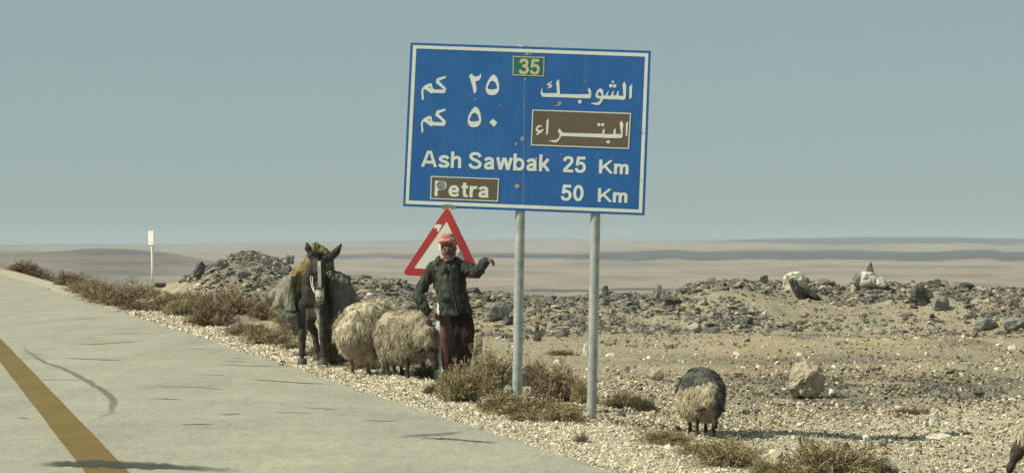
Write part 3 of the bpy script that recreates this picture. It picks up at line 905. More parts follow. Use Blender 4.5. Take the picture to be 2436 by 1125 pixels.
def hair(name, src, n, length, width, seed, down=0.7, mat=None, parent=None, mask=None, tonef=None, wav=0.25, clump=0.0):
    """many tapered locks rooted on a surface"""
    rng = np.random.RandomState(seed)
    me = src
    me.calc_loop_triangles()
    nt_ = len(me.loop_triangles)
    tri = np.empty(nt_ * 3, np.int32); me.loop_triangles.foreach_get('vertices', tri); tri = tri.reshape(-1, 3)
    co = np.empty(len(me.vertices) * 3, np.float32); me.vertices.foreach_get('co', co); co = co.reshape(-1, 3)
    no = np.empty(len(me.vertices) * 3, np.float32); me.vertices.foreach_get('normal', no); no = no.reshape(-1, 3)
    A_, B_, C_ = co[tri[:, 0]], co[tri[:, 1]], co[tri[:, 2]]
    area = np.linalg.norm(np.cross(B_ - A_, C_ - A_), axis=1) + 1e-12
    pick = rng.choice(nt_, n, p=area / area.sum())
    u = rng.rand(n, 1); v = rng.rand(n, 1); sw = (u + v) > 1; u = np.where(sw, 1 - u, u); v = np.where(sw, 1 - v, v)
    p = A_[pick] * (1 - u - v) + B_[pick] * u + C_[pick] * v
    nn = no[tri[pick, 0]]
    if mask is not None:
        k = mask(p) > rng.rand(len(p)); p, nn = p[k], nn[k]
    n = len(p)
    d = nn * 0.8 + np.array([0, 0, -down]) + rng.normal(size=(n, 3)) * wav
    if clump:
        g = np.stack([fbm(p[:, 0] * 13 + p[:, 2] * 9, p[:, 1] * 13 + p[:, 2] * 5, 200 + k, 2) - 0.5 for k in range(3)], 1)
        d = d + g * clump * 4
    d /= np.linalg.norm(d, axis=1)[:, None]
    side = np.cross(d, nn + rng.normal(size=(n, 3)) * 0.2); side /= np.linalg.norm(side, axis=1)[:, None] + 1e-9
    L = (length * (0.6 + 0.8 * rng.rand(n)))[:, None]; Wd = (width * (0.6 + 0.8 * rng.rand(n)))[:, None]
    base = p - nn * 0.008
    mid = base + d * L * 0.55 + nn * L * 0.10
    tip = mid + (d + np.array([0, 0, -0.5 * down]) ) * L * 0.5
    V = np.stack([base - side * Wd * 0.5, base + side * Wd * 0.5, mid - side * Wd * 0.55 + nn * Wd * 0.1, mid + side * Wd * 0.55 + nn * Wd * 0.1, tip], 1)
    b0 = (np.arange(n) * 5)[:, None]
    F = np.concatenate([b0 + np.array([[0, 1, 3]]), b0 + np.array([[0, 3, 2]]), b0 + np.array([[2, 3, 4]])])
    tone = rng.rand(n)
    if clump: tone = np.clip(0.35 + 0.2 * tone + 0.8 * (fbm(p[:, 0] * 10, p[:, 1] * 10 + p[:, 2] * 7, 210, 3) - 0.35), 0, 1)
    if tonef is not None: tone = tonef(p, tone)
    return link(name, np_mesh(name, V.reshape(-1, 3), F, tone=np.repeat(tone, 5)), mat, parent)

# ------------------------------------------------------------------ metal and paint
M_galv = mat_noise('galvanised_steel', [(0.3, (0.26, 0.29, 0.285)), (0.5, (0.36, 0.39, 0.375)), (0.7, (0.46, 0.48, 0.455))], 9, 0.55, 0.4, 0.15, 0.01, bscale=60)
M_galv.node_tree.nodes['Principled BSDF'].inputs['Metallic'].default_value = 0.25
M_whitep = mat_noise('white_post_paint', [(0.3, (0.66, 0.66, 0.62)), (0.7, (0.82, 0.82, 0.78))], 7, 0.6, 0.3)

def worn(name, c1, c2, dirt, rough=0.55, spec=0.35, dscale=9.0, dlo=0.60, dhi=0.78):
    m, t, b = new_mat(name, rough, spec)
    n = noise_tex(t, 2.2, 5, 0.65); n2 = noise_tex(t, dscale, 6, 0.75); n3 = noise_tex(t, 140, 2)
    base = ramp(t, n, [(0.3, c1), (0.7, c2)]).outputs[0]
    f = ramp(t, n2, [(dlo, (0, 0, 0)), (dhi, (0.7, 0.7, 0.7))]).outputs[0]
    c = mixc(t, 'MIX', f, base, dirt)
    g = ramp(t, n3, [(0.3, (0.80, 0.80, 0.80)), (0.6, (1.04, 1.04, 1.04))]).outputs[0]
    n4 = noise_tex(t, 3.5, 4, 0.6, stretch=(4, 4, 0.35)); n5 = noise_tex(t, 45, 3, 0.8)
    c = mixc(t, 'MIX', ramp(t, n4, [(0.58, (0, 0, 0)), (0.75, (0.22, 0.22, 0.22))]).outputs[0], c, dirt)
    c = mixc(t, 'MIX', ramp(t, n5, [(0.70, (0, 0, 0)), (0.74, (0.75, 0.75, 0.75))]).outputs[0], c, dirt)
    t.links.new(mixc(t, 'MULTIPLY', 1.0, c, g), b.inputs['Base Color'])
    add_bump(t, b, n, 0.35, 0.02)
    return m

M_blue = worn('worn_blue_sign_sheeting', (0.016, 0.115, 0.360), (0.024, 0.140, 0.415), (0.14, 0.22, 0.34))
M_signw = worn('worn_white_sign_sheeting', (0.68, 0.74, 0.66), (0.78, 0.82, 0.74), (0.42, 0.43, 0.36))
M_brown = worn('worn_brown_sign_sheeting', (0.125, 0.098, 0.062), (0.15, 0.118, 0.078), (0.20, 0.17, 0.12))
M_green = worn('worn_green_sign_sheeting', (0.020, 0.13, 0.10), (0.028, 0.17, 0.125), (0.12, 0.16, 0.10))
M_cream = worn('yellowed_number_sheeting', (0.50, 0.48, 0.30), (0.60, 0.57, 0.38), (0.42, 0.33, 0.20))
M_chipp = mat_noise('bare_chipped_metal', [(0.3, (0.16, 0.13, 0.09)), (0.5, (0.36, 0.33, 0.25)), (0.7, (0.52, 0.50, 0.42))], 40, 0.8, 0.2)
M_red = worn('faded_red_sign_sheeting', (0.37, 0.032, 0.036), (0.45, 0.045, 0.048), (0.40, 0.12, 0.10))
M_triw = worn('dusty_white_sign_sheeting', (0.66, 0.70, 0.63), (0.76, 0.78, 0.70), (0.42, 0.44, 0.38))
M_backst = mat_noise('bare_sign_back', [(0.3, (0.22, 0.23, 0.23)), (0.7, (0.34, 0.35, 0.34))], 5, 0.5, 0.4)
M_smudge = mat_noise('grey_sticker', [(0.3, (0.10, 0.11, 0.11)), (0.5, (0.22, 0.23, 0.22)), (0.7, (0.34, 0.36, 0.34))], 45, 0.7, 0.3)

# ------------------------------------------------------------------ the direction sign
SY = 25.5
SIGN_O = P(1230, 943, SY)
LEAN = rad(2.1)
kS = SY / FPX
def sg(px, py):
    dx, dz = (px - 1230) * kS, (943 - py) * kS
    return (dx * math.cos(LEAN) - dz * math.sin(LEAN), dx * math.sin(LEAN) + dz * math.cos(LEAN))

def plate_mesh(name, loops, y0, y1, holes=True, conv=sg):
    """flat sheet cut to the outline loops (photo pixels), front face at y0, back at y1"""
    cu = bpy.data.curves.new(name, 'CURVE'); cu.dimensions = '2D'; cu.fill_mode = 'BOTH'
    cu.extrude = abs(y1 - y0) / 2
    for lp in loops:
        sp = cu.splines.new('POLY'); sp.use_cyclic_u = True
        sp.points.add(len(lp) - 1)
        for q, p in zip(sp.points, lp):
            x, z = conv(*p); q.co = (x, z, 0, 1)
    o = bpy.data.objects.new(name, cu); COL.objects.link(o)
    dg = bpy.context.evaluated_depsgraph_get()
    me = bpy.data.meshes.new_from_object(o.evaluated_get(dg), depsgraph=dg)
    bpy.data.objects.remove(o); bpy.data.curves.remove(cu)
    me.name = name
    me.transform(Matrix.Translation((0, (y0 + y1) / 2, 0)) @ Matrix.Rotation(rad(90), 4, 'X'))
    me.polygons.foreach_set('use_smooth', np.zeros(len(me.polygons), dtype=bool))
    me.update()
    return me

GLYPH = {   # centre lines of the sign's bold grotesque: (smooth?, points) per stroke, cap height 1; then the advance
    'A': ([(0, [(0.09, 0), (0.415, 1)]), (0, [(0.83, 0), (0.505, 1)]), (0, [(0.20, 0.30), (0.72, 0.30)])], 0.95),
    's': ([(1, [(0.555, 0.54), (0.46, 0.645), (0.30, 0.665), (0.13, 0.60), (0.13, 0.46), (0.32, 0.37), (0.52, 0.28), (0.52, 0.13), (0.32, 0.07), (0.15, 0.10), (0.06, 0.21)])], 0.67),
    'h': ([(0, [(0.09, 0), (0.09, 1)]), (1, [(0.10, 0.46), (0.20, 0.60), (0.35, 0.655), (0.48, 0.58), (0.505, 0.42), (0.505, 0.2), (0.505, 0)])], 0.68),
    'S': ([(1, [(0.665, 0.72), (0.57, 0.87), (0.38, 0.92), (0.18, 0.86), (0.13, 0.71), (0.27, 0.575), (0.50, 0.48), (0.66, 0.34), (0.61, 0.15), (0.40, 0.08), (0.19, 0.13), (0.08, 0.30)])], 0.83),
    'a': ([(1, [(0.075, 0.52), (0.16, 0.625), (0.31, 0.66), (0.45, 0.60), (0.48, 0.46), (0.48, 0.25), (0.49, 0.10), (0.545, 0.0)]), (1, [(0.47, 0.42), (0.28, 0.375), (0.12, 0.28), (0.12, 0.13), (0.26, 0.075), (0.42, 0.14), (0.48, 0.30)])], 0.67),
    'w': ([(0, [(0.055, 0.74), (0.235, 0.0)]), (0, [(0.235, 0.02), (0.42, 0.72)]), (0, [(0.46, 0.72), (0.645, 0.02)]), (0, [(0.645, 0.0), (0.825, 0.74)])], 0.90),
    'b': ([(0, [(0.09, 0), (0.09, 1)]), (1, [(0.09, 0.48), (0.20, 0.62), (0.35, 0.655), (0.50, 0.56), (0.54, 0.37), (0.50, 0.17), (0.35, 0.075), (0.20, 0.11), (0.09, 0.25)])], 0.69),
    'k': ([(0, [(0.09, 0), (0.09, 1)]), (0, [(0.12, 0.26), (0.52, 0.74)]), (0, [(0.24, 0.44), (0.54, 0)])], 0.64),
    '2': ([(1, [(0.085, 0.69), (0.15, 0.86), (0.32, 0.92), (0.50, 0.85), (0.52, 0.68), (0.42, 0.50), (0.22, 0.28), (0.08, 0.10)]), (0, [(0.04, 0.085), (0.62, 0.085)])], 0.68),
    '5': ([(0, [(0.59, 0.91), (0.17, 0.91)]), (0, [(0.19, 0.99), (0.12, 0.44)]), (1, [(0.10, 0.48), (0.25, 0.585), (0.42, 0.57), (0.53, 0.44), (0.53, 0.24), (0.42, 0.10), (0.26, 0.075), (0.12, 0.14), (0.07, 0.28)])], 0.68),
    'K': ([(0, [(0.09, 0), (0.09, 1)]), (0, [(0.12, 0.34), (0.70, 1.0)]), (0, [(0.30, 0.58), (0.74, 0)])], 0.82),
    'm': ([(0, [(0.09, 0), (0.09, 0.74)]), (1, [(0.10, 0.46), (0.18, 0.60), (0.30, 0.655), (0.40, 0.58), (0.42, 0.42), (0.42, 0.2), (0.42, 0)]), (1, [(0.43, 0.46), (0.51, 0.60), (0.63, 0.655), (0.73, 0.58), (0.75, 0.42), (0.75, 0.2), (0.75, 0)])], 0.92),
    '0': ([(2, [(0.31 + 0.225 * math.cos(k / 20 * 2 * math.pi), 0.5 + 0.42 * math.sin(k / 20 * 2 * math.pi)) for k in range(20)])], 0.68),
    'P': ([(0, [(0.09, 0), (0.09, 1)]), (1, [(0.09, 0.915), (0.25, 0.915), (0.40, 0.91), (0.55, 0.84), (0.575, 0.70), (0.53, 0.56), (0.38, 0.485), (0.25, 0.48), (0.09, 0.48)])], 0.74),
    'e': ([(0, [(0.10, 0.36), (0.60, 0.36)]), (1, [(0.53, 0.36), (0.49, 0.56), (0.33, 0.66), (0.17, 0.58), (0.10, 0.37), (0.16, 0.15), (0.33, 0.075), (0.48, 0.10), (0.57, 0.20)])], 0.68),
    't': ([(1, [(0.20, 0.94), (0.20, 0.6), (0.20, 0.30), (0.22, 0.13), (0.30, 0.075), (0.40, 0.08)]), (0, [(0.03, 0.665), (0.40, 0.665)])], 0.45),
    'r': ([(0, [(0.09, 0), (0.09, 0.74)]), (1, [(0.10, 0.40), (0.18, 0.58), (0.30, 0.65), (0.43, 0.63)])], 0.46),
    '3': ([(1, [(0.085, 0.73), (0.17, 0.88), (0.33, 0.92), (0.49, 0.84), (0.49, 0.65), (0.37, 0.54), (0.22, 0.53)]), (1, [(0.24, 0.535), (0.42, 0.51), (0.54, 0.40), (0.54, 0.22), (0.42, 0.10), (0.27, 0.075), (0.13, 0.14), (0.07, 0.28)])], 0.68),
}
def smooth_line(pts, closed=False, n=5):
    out = []
    m = len(pts)
    for i in range(m if closed else m - 1):
        p0 = pts[(i - 1) % m] if closed or i > 0 else pts[0]
        p1, p2 = pts[i], pts[(i + 1) % m]
        p3 = pts[(i + 2) % m] if closed or i + 2 < m else pts[-1]
        for k in range(n):
            f = k / n
            out.append(tuple(0.5 * ((2 * b) + (c - a) * f + (2 * a - 5 * b + 4 * c - d) * f * f + (3 * b - a - 3 * c + d) * f ** 3) for a, b, c, d in zip(p0, p1, p2, p3)))
    if not closed: out.append(pts[-1])
    return out

def text_mesh(name, body, box, y0, y1, bold=0.18, conv=sg):
    """cut letters fitted to their place: box = (left, cap top, right, baseline) in photo pixels along the sign"""
    L, T, R_, B = box
    w_ = bold
    segs, x = [], 0.0
    for ch in body:
        st_, adv = GLYPH[ch]
        for kind, pts in st_:
            q = smooth_line(pts, kind == 2) if kind else pts
            segs.append(([(px_ + x, py_) for px_, py_ in q], kind == 2))
        x += adv + 0.045
    xs = [p[0] for s_, _ in segs for p in s_]
    x0, x1 = min(xs) - w_ / 2, max(xs) + w_ / 2
    a = conv(L, B); h = (B - T) * kS; w = (R_ - L) * kS / math.cos(LEAN)
    V, F = [], []
    for k, (pts, closed) in enumerate(segs):
        front = y0 - 0.00025 * (k % 4)
        n = len(pts); rows = []
        for i, p in enumerate(pts):
            if closed: d = Vector(pts[(i + 1) % n]) - Vector(pts[i - 1])
            else: d = Vector(pts[min(i + 1, n - 1)]) - Vector(pts[max(i - 1, 0)])
            d = d.normalized(); nn = Vector((-d.y, d.x)) * w_ / 2
            r = []
            for sgn, yy in ((1, front), (-1, front), (-1, y1), (1, y1)):
                r.append(len(V))
                V.append((a[0] + (p[0] + nn.x * sgn - x0) / (x1 - x0) * w, yy, a[1] + min(max(p[1] + nn.y * sgn, 0.0), 1.0) * h))
            rows.append(r)
        pairs = list(zip(rows, rows[1:])) + ([(rows[-1], rows[0])] if closed else [])
        for r0, r1 in pairs:
            for j in range(4): F.append((r0[j], r0[(j + 1) % 4], r1[(j + 1) % 4], r1[j]))
        if not closed:
            F.append(tuple(rows[0][::-1])); F.append(tuple(rows[-1]))
    me = np_mesh(name, V, F)
    bm = bmesh.new(); bm.from_mesh(me); bmesh.ops.recalc_face_normals(bm, faces=bm.faces); bm.to_mesh(me); bm.free()
    return me

def zoomf(ox, oy, sc): return lambda pts: [(ox + x / sc, oy + y / sc) for x, y in pts]
def disc(cx, cy, r, n=12): return [(cx + r * math.cos(k / n * 6.283), cy + r * math.sin(k / n * 6.283)) for k in range(n)]

def build_sign():
    root = empty('road_sign', SIGN_O, (0, LEAN, rad(-3)))
    tag(root, 'large blue direction sign with Arabic and English distances on two steel posts', 'road sign')
    TL, TR, BR, BL = (977, 102), (1548, 124), (1533, 513), (959, 491)
    board = link('board', plate_mesh('board', [[TL, TR, BR, BL]], -0.066, -0.060), M_blue, root)
    link('board_back', plate_mesh('board_back', [[(980, 105), (1545, 127), (1530, 510), (962, 488)]], -0.0595, -0.0575), M_backst, board)
    def ins(c, d):
        (x0, y0), (x1, y1), (x2, y2), (x3, y3) = TL, TR, BR, BL
        return [(x0 + d, y0 + d), (x1 - d, y1 + d), (x2 - d, y2 - d), (x3 + d, y3 - d)]
    link('border', plate_mesh('border', [ins(0, 6), ins(0, 14)[::-1]], -0.0682, -0.0662), M_signw, board)
    z1 = zoomf(990, 170, 8.036); z2 = zoomf(1260, 180, 6.25)
    km_o = [(580, 95), (480, 115), (400, 140), (380, 215), (400, 250), (440, 270), (520, 340), (515, 355), (345, 350), (320, 320), (302, 235), (250, 238), (170, 275), (120, 325), (103, 375), (108, 440), (118, 555), (130, 560), (155, 510), (145, 470), (140, 345), (180, 348), (240, 390), (300, 432), (330, 415), (545, 425), (570, 400), (580, 350), (565, 315), (500, 250), (440, 190), (480, 170), (565, 140)]
    km_h = [(240, 295), (265, 290), (290, 335), (265, 330)]
    two = [(1060, 55), (1035, 75), (1018, 115), (1040, 150), (1065, 230), (1090, 320), (1108, 430), (1130, 430), (1158, 385), (1160, 330), (1140, 200), (1200, 185), (1240, 140), (1250, 60), (1232, 58), (1215, 95), (1160, 108), (1100, 100), (1085, 65)]
    five_o = [(1490, 68), (1430, 110), (1380, 190), (1345, 270), (1337, 350), (1350, 410), (1400, 455), (1460, 465), (1530, 450), (1580, 400), (1597, 320), (1585, 220), (1550, 120)]
    five_h = [(1465, 185), (1420, 210), (1390, 270), (1368, 330), (1400, 350), (1460, 360), (1555, 340), (1550, 290), (1520, 215)]
    sh = lambda pts, dx, dy: [(x + dx, y + dy) for x, y in pts]
    zero = [(1470, 912), (1405, 985), (1495, 1068), (1560, 985)]
    F0, F1 = -0.0688, -0.0664
    link('lettering', plate_mesh('lettering', [z1(km_o), z1(km_h)], F0, F1), M_signw, board)
    link('numeral', plate_mesh('numeral', [z1(two)], F0, F1), M_signw, board)
    link('numeral', plate_mesh('numeral', [z1(five_o), z1(five_h)], F0, F1), M_signw, board)
    link('lettering', plate_mesh('lettering', [z1(sh(km_o, -8, 622)), z1(sh(km_h, -8, 622))], F0, F1), M_signw, board)
    link('numeral', plate_mesh('numeral', [z1(sh(five_o, -345, 610)), z1(sh(five_h, -345, 610))], F0, F1), M_signw, board)
    link('numeral', plate_mesh('numeral', [z1(zero)], F0, F1), M_signw, board)
    alef = [(1525, 135), (1483, 175), (1480, 350), (1495, 365), (1515, 330)]
    lsw = [(1408, 98), (1380, 150), (1393, 310), (1390, 318), (1320, 312), (1325, 235), (1305, 250), (1285, 310), (1240, 305), (1255, 235), (1228, 260), (1205, 312), (1155, 310), (1178, 235), (1150, 265), (1120, 318), (1098, 300), (1090, 225), (1050, 200), (1010, 230), (980, 290), (985, 335), (1055, 362), (1045, 385), (1010, 412), (905, 422), (960, 442), (1030, 450), (1075, 405), (1092, 358), (1220, 366), (1300, 365), (1400, 375), (1425, 350), (1432, 250), (1435, 160)]
    lsw_h = [(1040, 250), (1010, 295), (1030, 315), (1070, 318), (1065, 275)]
    bk = [(890, 190), (865, 225), (880, 260), (888, 285), (740, 290), (455, 285), (440, 70), (425, 70), (398, 110), (410, 260), (415, 270), (210, 270), (193, 255), (192, 185), (180, 210), (167, 275), (180, 305), (200, 325), (430, 332), (560, 335), (700, 345), (900, 350), (915, 330), (918, 250)]
    kf = [(335, 92), (265, 135), (258, 150), (300, 165), (295, 182), (258, 195), (310, 198), (340, 165), (338, 150), (300, 140), (335, 110)]
    link('lettering', plate_mesh('lettering', [z2(alef), z2(lsw), z2(lsw_h), z2(bk), z2(kf), z2(disc(1207, 165, 27)), z2(disc(1263, 168, 27)), z2(disc(1237, 108, 19)), z2(disc(748, 400, 29))], F0, F1), M_signw, board)
    # English lines
    def tx(name, body, box, mat, y0=F0, y1=F1, par=board, bold=0.178):
        link(name, text_mesh(name, body, box, y0, y1, bold), mat, par)
    tx('lettering', 'Ash', (1002, 358, 1097.5, 397.2), M_signw)
    tx('lettering', 'Sawbak', (1114, 362, 1309, 402), M_signw)
    tx('lettering', '25', (1337, 372, 1395.3, 410.3), M_signw)
    tx('lettering', 'Km', (1424.7, 380.5, 1494.7, 413.5), M_signw)
    tx('lettering', '50', (1334, 439.5, 1388, 477.5), M_signw)
    tx('lettering', 'Km', (1422, 448, 1492, 480.6), M_signw)
    # panels let into the board
    def panel(name, q, mat, bmat, bw, lets):
        o = link(name, plate_mesh(name, [q], -0.0690, -0.0664), mat, root)
        cx = sum(p[0] for p in q) / 4; cy = sum(p[1] for p in q) / 4
        inn = [(x + math.copysign(bw, cx - x), y + math.copysign(bw, cy - y)) for x, y in q]
        link('border', plate_mesh('border', [q, inn[::-1]], -0.0710, -0.0691), bmat, o)
        return o
    bp = panel('brown_panel', [(1267, 262), (1501, 271), (1496, 356), (1263.5, 347)], M_brown, M_signw, 2.4, None)
    alef1 = [(1462, 690), (1430, 720), (1428, 900), (1440, 915), (1450, 890)]
    lbt = [(1362, 680), (1335, 720), (1360, 880), (1275, 875), (1280, 790), (1250, 820), (1240, 880), (1110, 880), (1118, 790), (1090, 820), (1075, 875), (500, 858), (475, 835), (450, 793), (420, 830), (450, 875), (440, 930), (395, 965), (285, 972), (350, 995), (400, 1000), (440, 965), (475, 905), (1070, 930), (1110, 935), (1250, 938), (1360, 940), (1380, 920), (1385, 800), (1393, 730)]
    alef2 = [(290, 645), (255, 680), (247, 880), (262, 890), (278, 860)]
    hamza = [(180, 745), (130, 742), (95, 790), (92, 825), (130, 845), (98, 885), (115, 892), (180, 850), (215, 810), (200, 800), (165, 822), (125, 815), (125, 790), (155, 765), (185, 775)]
    link('lettering', plate_mesh('lettering', [z2(alef1), z2(lbt), z2(alef2), z2(hamza), z2(disc(1030, 738, 24)), z2(disc(1086, 740, 24)), z2([(1170, 966), (1132, 995), (1170, 1022), (1200, 990)])], -0.0712, -0.0692), M_signw, bp)
    pp = panel('brown_panel', [(1025.6, 419), (1188.2, 425.4), (1185.4, 480), (1024.2, 473.5)], M_brown, M_signw, 2.2, None)
    tx('lettering', 'Petra', (1034.4, 430, 1164.5, 466.5), M_signw, -0.0712, -0.0692, pp)
    link('sticker', plate_mesh('sticker', [disc(1049.5, 441, 10.5, 14)], -0.0728, -0.0714), M_smudge, pp)
    gp = panel('green_panel', [(1221, 135), (1296, 138), (1295, 184), (1220.5, 181)], M_green, M_cream, 2.2, None)
    tx('lettering', '35', (1234, 141, 1286, 178), M_cream, -0.0712, -0.0692, gp, 0.19)
    # chipped spots, dents, the seam between the two sheets
    rng = np.random.RandomState(3)
    def blot(cx, cy, r, n=9): return [(cx + r * (0.6 + 0.5 * rng.rand()) * math.cos(k / n * 6.283), cy + r * (0.6 + 0.5 * rng.rand()) * math.sin(k / n * 6.283)) for k in range(n)]
    chips = [blot(1243, 331, 7), blot(1228, 344, 4), (blot(1231, 443, 8)), blot(1331, 248, 6), blot(1325, 253, 3), blot(1247, 250, 3), blot(1254, 131, 4), blot(1262, 131, 3), blot(1119, 229, 2), blot(1131, 237, 2.5), blot(1191, 252, 2), blot(1202, 262, 2), blot(1085, 310, 1.5), blot(1275, 379, 4), blot(1336, 368, 2.5), blot(1392, 197, 2), blot(1250, 190, 2.5), blot(1240, 200, 1.6), blot(1528, 318, 2.4), blot(1523, 428, 2.2)]
    link('chipped_paint', plate_mesh('chipped_paint', chips, -0.0700, -0.0692), M_chipp, board)
    link('sheet_seam', plate_mesh('sheet_seam', [[(1249, 128), (1250, 128), (1245.6, 488), (1244.4, 488)]], -0.0672, -0.0663), M_backst, board)
    link('torn_tape', plate_mesh('torn_tape', [[(1048, 494), (1052, 487), (1066, 486), (1082, 489), (1088, 497), (1076, 499), (1068, 494), (1056, 499)]], -0.0715, -0.0695), M_smudge, board)
    # posts and their brackets
    for (pb, pt, base) in (((1230, 943), (1244, 112), 943), ((1407, 992), (1424, 130), 992)):
        bm = bmesh.new()
        x0, zb = sg(*pb); x1, zt = sg(*pt)
        seg = 20
        r0 = 0.054
        rings = []
        for (x, z, r) in ((x0, zb - 0.35, r0), (x0, zb, r0), ((x0 + x1) / 2, (zb + zt) / 2, r0), (x1, zt, r0), (x1, zt + 0.012, r0 * 0.8)):
            rings.append([bm.verts.new((x + r * math.cos(k / seg * 6.28318), r * math.sin(k / seg * 6.28318), z)) for k in range(seg)])
        for a_, b_ in zip(rings, rings[1:]):
            for k in range(seg): bm.faces.new((a_[k], a_[(k + 1) % seg], b_[(k + 1) % seg], b_[k]))
        bm.faces.new(rings[0][::-1]); bm.faces.new(rings[-1])
        pm = from_bm('post', bm)
        po = link('post', pm, M_galv, root, smooth=True)
        for fz in (0.12, 0.88):
            zc = zb + (zt - zb) * (0.53 + 0.44 * fz) ; xc = x0 + (x1 - x0) * (zc - zb) / (zt - zb)
            bm = bmesh.new()
            bmesh.ops.create_cube(bm, size=1, matrix=Matrix.Translation((xc, 0.0035, zc)) @ Matrix.Diagonal((0.26, 0.121, 0.05, 1)))
            link('bracket', from_bm('bracket', bm), M_galv, po)
build_sign()

# ------------------------------------------------------------------ the warning triangle behind the man
def build_triangle():
    Y = 29.42
    kT = Y / FPX
    O = P(1040, 893, Y)
    root = empty('warning_sign', O, (0, rad(1.6), rad(-9)))
    tag(root, 'red bordered white triangular warning sign on a white post behind the man', 'road sign')
    L = rad(1.6)
    def cv(px, py):
        dx, dz = (px - 1040) * kT, (893 - py) * kT
        return (dx * math.cos(L) - dz * math.sin(L), dx * math.sin(L) + dz * math.cos(L))
    def rounded(c, r):
        out = []
        n = len(c)
        for i in range(n):
            p0, p1, p2 = Vector(c[i - 1]), Vector(c[i]), Vector(c[(i + 1) % n])
            a = p1 + (p0 - p1).normalized() * r; b = p1 + (p2 - p1).normalized() * r
            for k in range(6):
                f = k / 5
                out.append(tuple(a * (1 - f) ** 2 + p1 * 2 * f * (1 - f) + b * f * f))
        return out
    out = [(1067, 488), (1153, 663), (955, 655)]
    inn = [(1065, 526), (1119, 643), (985, 638)]
    plate = link('plate', plate_mesh('plate', [rounded(out, 16)], -0.058, -0.052, conv=cv), M_triw, root)
    link('red_border', plate_mesh('red_border', [rounded([(1067, 489), (1152, 662), (956, 654)], 16), rounded(inn, 5)[::-1]], -0.0602, -0.0582, conv=cv), M_red, plate)
    link('worn_patch', plate_mesh('worn_patch', [[(1034, 538), (1042, 533), (1054, 535), (1050, 543), (1046, 552), (1041, 548), (1043, 542), (1036, 544)]], -0.0618, -0.0604, conv=cv), M_triw, plate)
    link('faded_symbol', plate_mesh('faded_symbol', [[(1092, 602), (1100, 596), (1106, 610), (1104, 622), (1092, 624), (1088, 612)]], -0.0604, -0.0583, conv=cv), M_smudge, plate)
    bm = bmesh.new()
    seg = 18
    x0, zb = cv(1040, 893); x1, zt = cv(1060, 515)
    rings = [[bm.verts.new((x + 0.046 * math.cos(k / seg * 6.28318), 0.046 * math.sin(k / seg * 6.28318), z)) for k in range(seg)] for x, z in ((x0, zb - 0.3), (x0, zb), (x1, zt))]
    for a_, b_ in zip(rings, rings[1:]):
        for k in range(seg): bm.faces.new((a_[k], a_[(k + 1) % seg], b_[(k + 1) % seg], b_[k]))
    bm.faces.new(rings[0][::-1]); bm.faces.new(rings[-1])
    link('post', from_bm('post', bm), mat_noise('white_painted_pipe', [(0.3, (0.40, 0.43, 0.42)), (0.6, (0.58, 0.61, 0.59))], 14, 0.6, 0.3, 0.1, 0.01), root, smooth=True)
build_triangle()

# ------------------------------------------------------------------ white marker post
def build_marker():
    Y = 63.0
    k = Y / FPX
    O = P(363, 657, Y)
    root = empty('marker_post', O, (0, rad(-0.6), rad(-30)))
    tag(root, 'thin white marker post with a small white plate on a sandy mound', 'marker post')
    seg = 12
    bm = bmesh.new()
    rings = [[bm.verts.new((x + r * math.cos(q / seg * 6.283), r * math.sin(q / seg * 6.283), z)) for q in range(seg)] for x, z, r in ((0, -0.25, 0.042), (0.006, 0.3, 0.042), (-0.002, 0.75, 0.037), (0, 1.02, 0.036))]
    for a_, b_ in zip(rings, rings[1:]):
        for q in range(seg): bm.faces.new((a_[q], a_[(q + 1) % seg], b_[(q + 1) % seg], b_[q]))
    bm.faces.new(rings[0][::-1]); bm.faces.new(rings[-1])
    link('post', from_bm('post', bm), M_whitep, root, smooth=True)
    bm = bmesh.new()
    bmesh.ops.create_cube(bm, size=1, matrix=Matrix.Translation((0.0, -0.052, 1.04)) @ Matrix.Diagonal((0.195, 0.022, 0.385, 1)))
    bmesh.ops.bevel(bm, geom=[e for e in bm.edges], offset=0.009, segments=2, affect='EDGES')
    pl = link('plate', from_bm('plate', bm), mat_noise('bright_white_plate', [(0.3, (0.74, 0.74, 0.72)), (0.7, (0.85, 0.85, 0.82))], 9, 0.5, 0.3), root)
    bm = bmesh.new()
    bmesh.ops.create_cube(bm, size=1, matrix=Matrix.Translation((0.01, -0.0645, 0.925)) @ Matrix.Diagonal((0.11, 0.003, 0.007, 1)))
    bmesh.ops.create_cube(bm, size=1, matrix=Matrix.Translation((0.02, -0.0645, 1.19)) @ Matrix.Diagonal((0.05, 0.003, 0.014, 1)))
    link('faded_mark', from_bm('faded_mark', bm), M_smudge, pl)
build_marker()

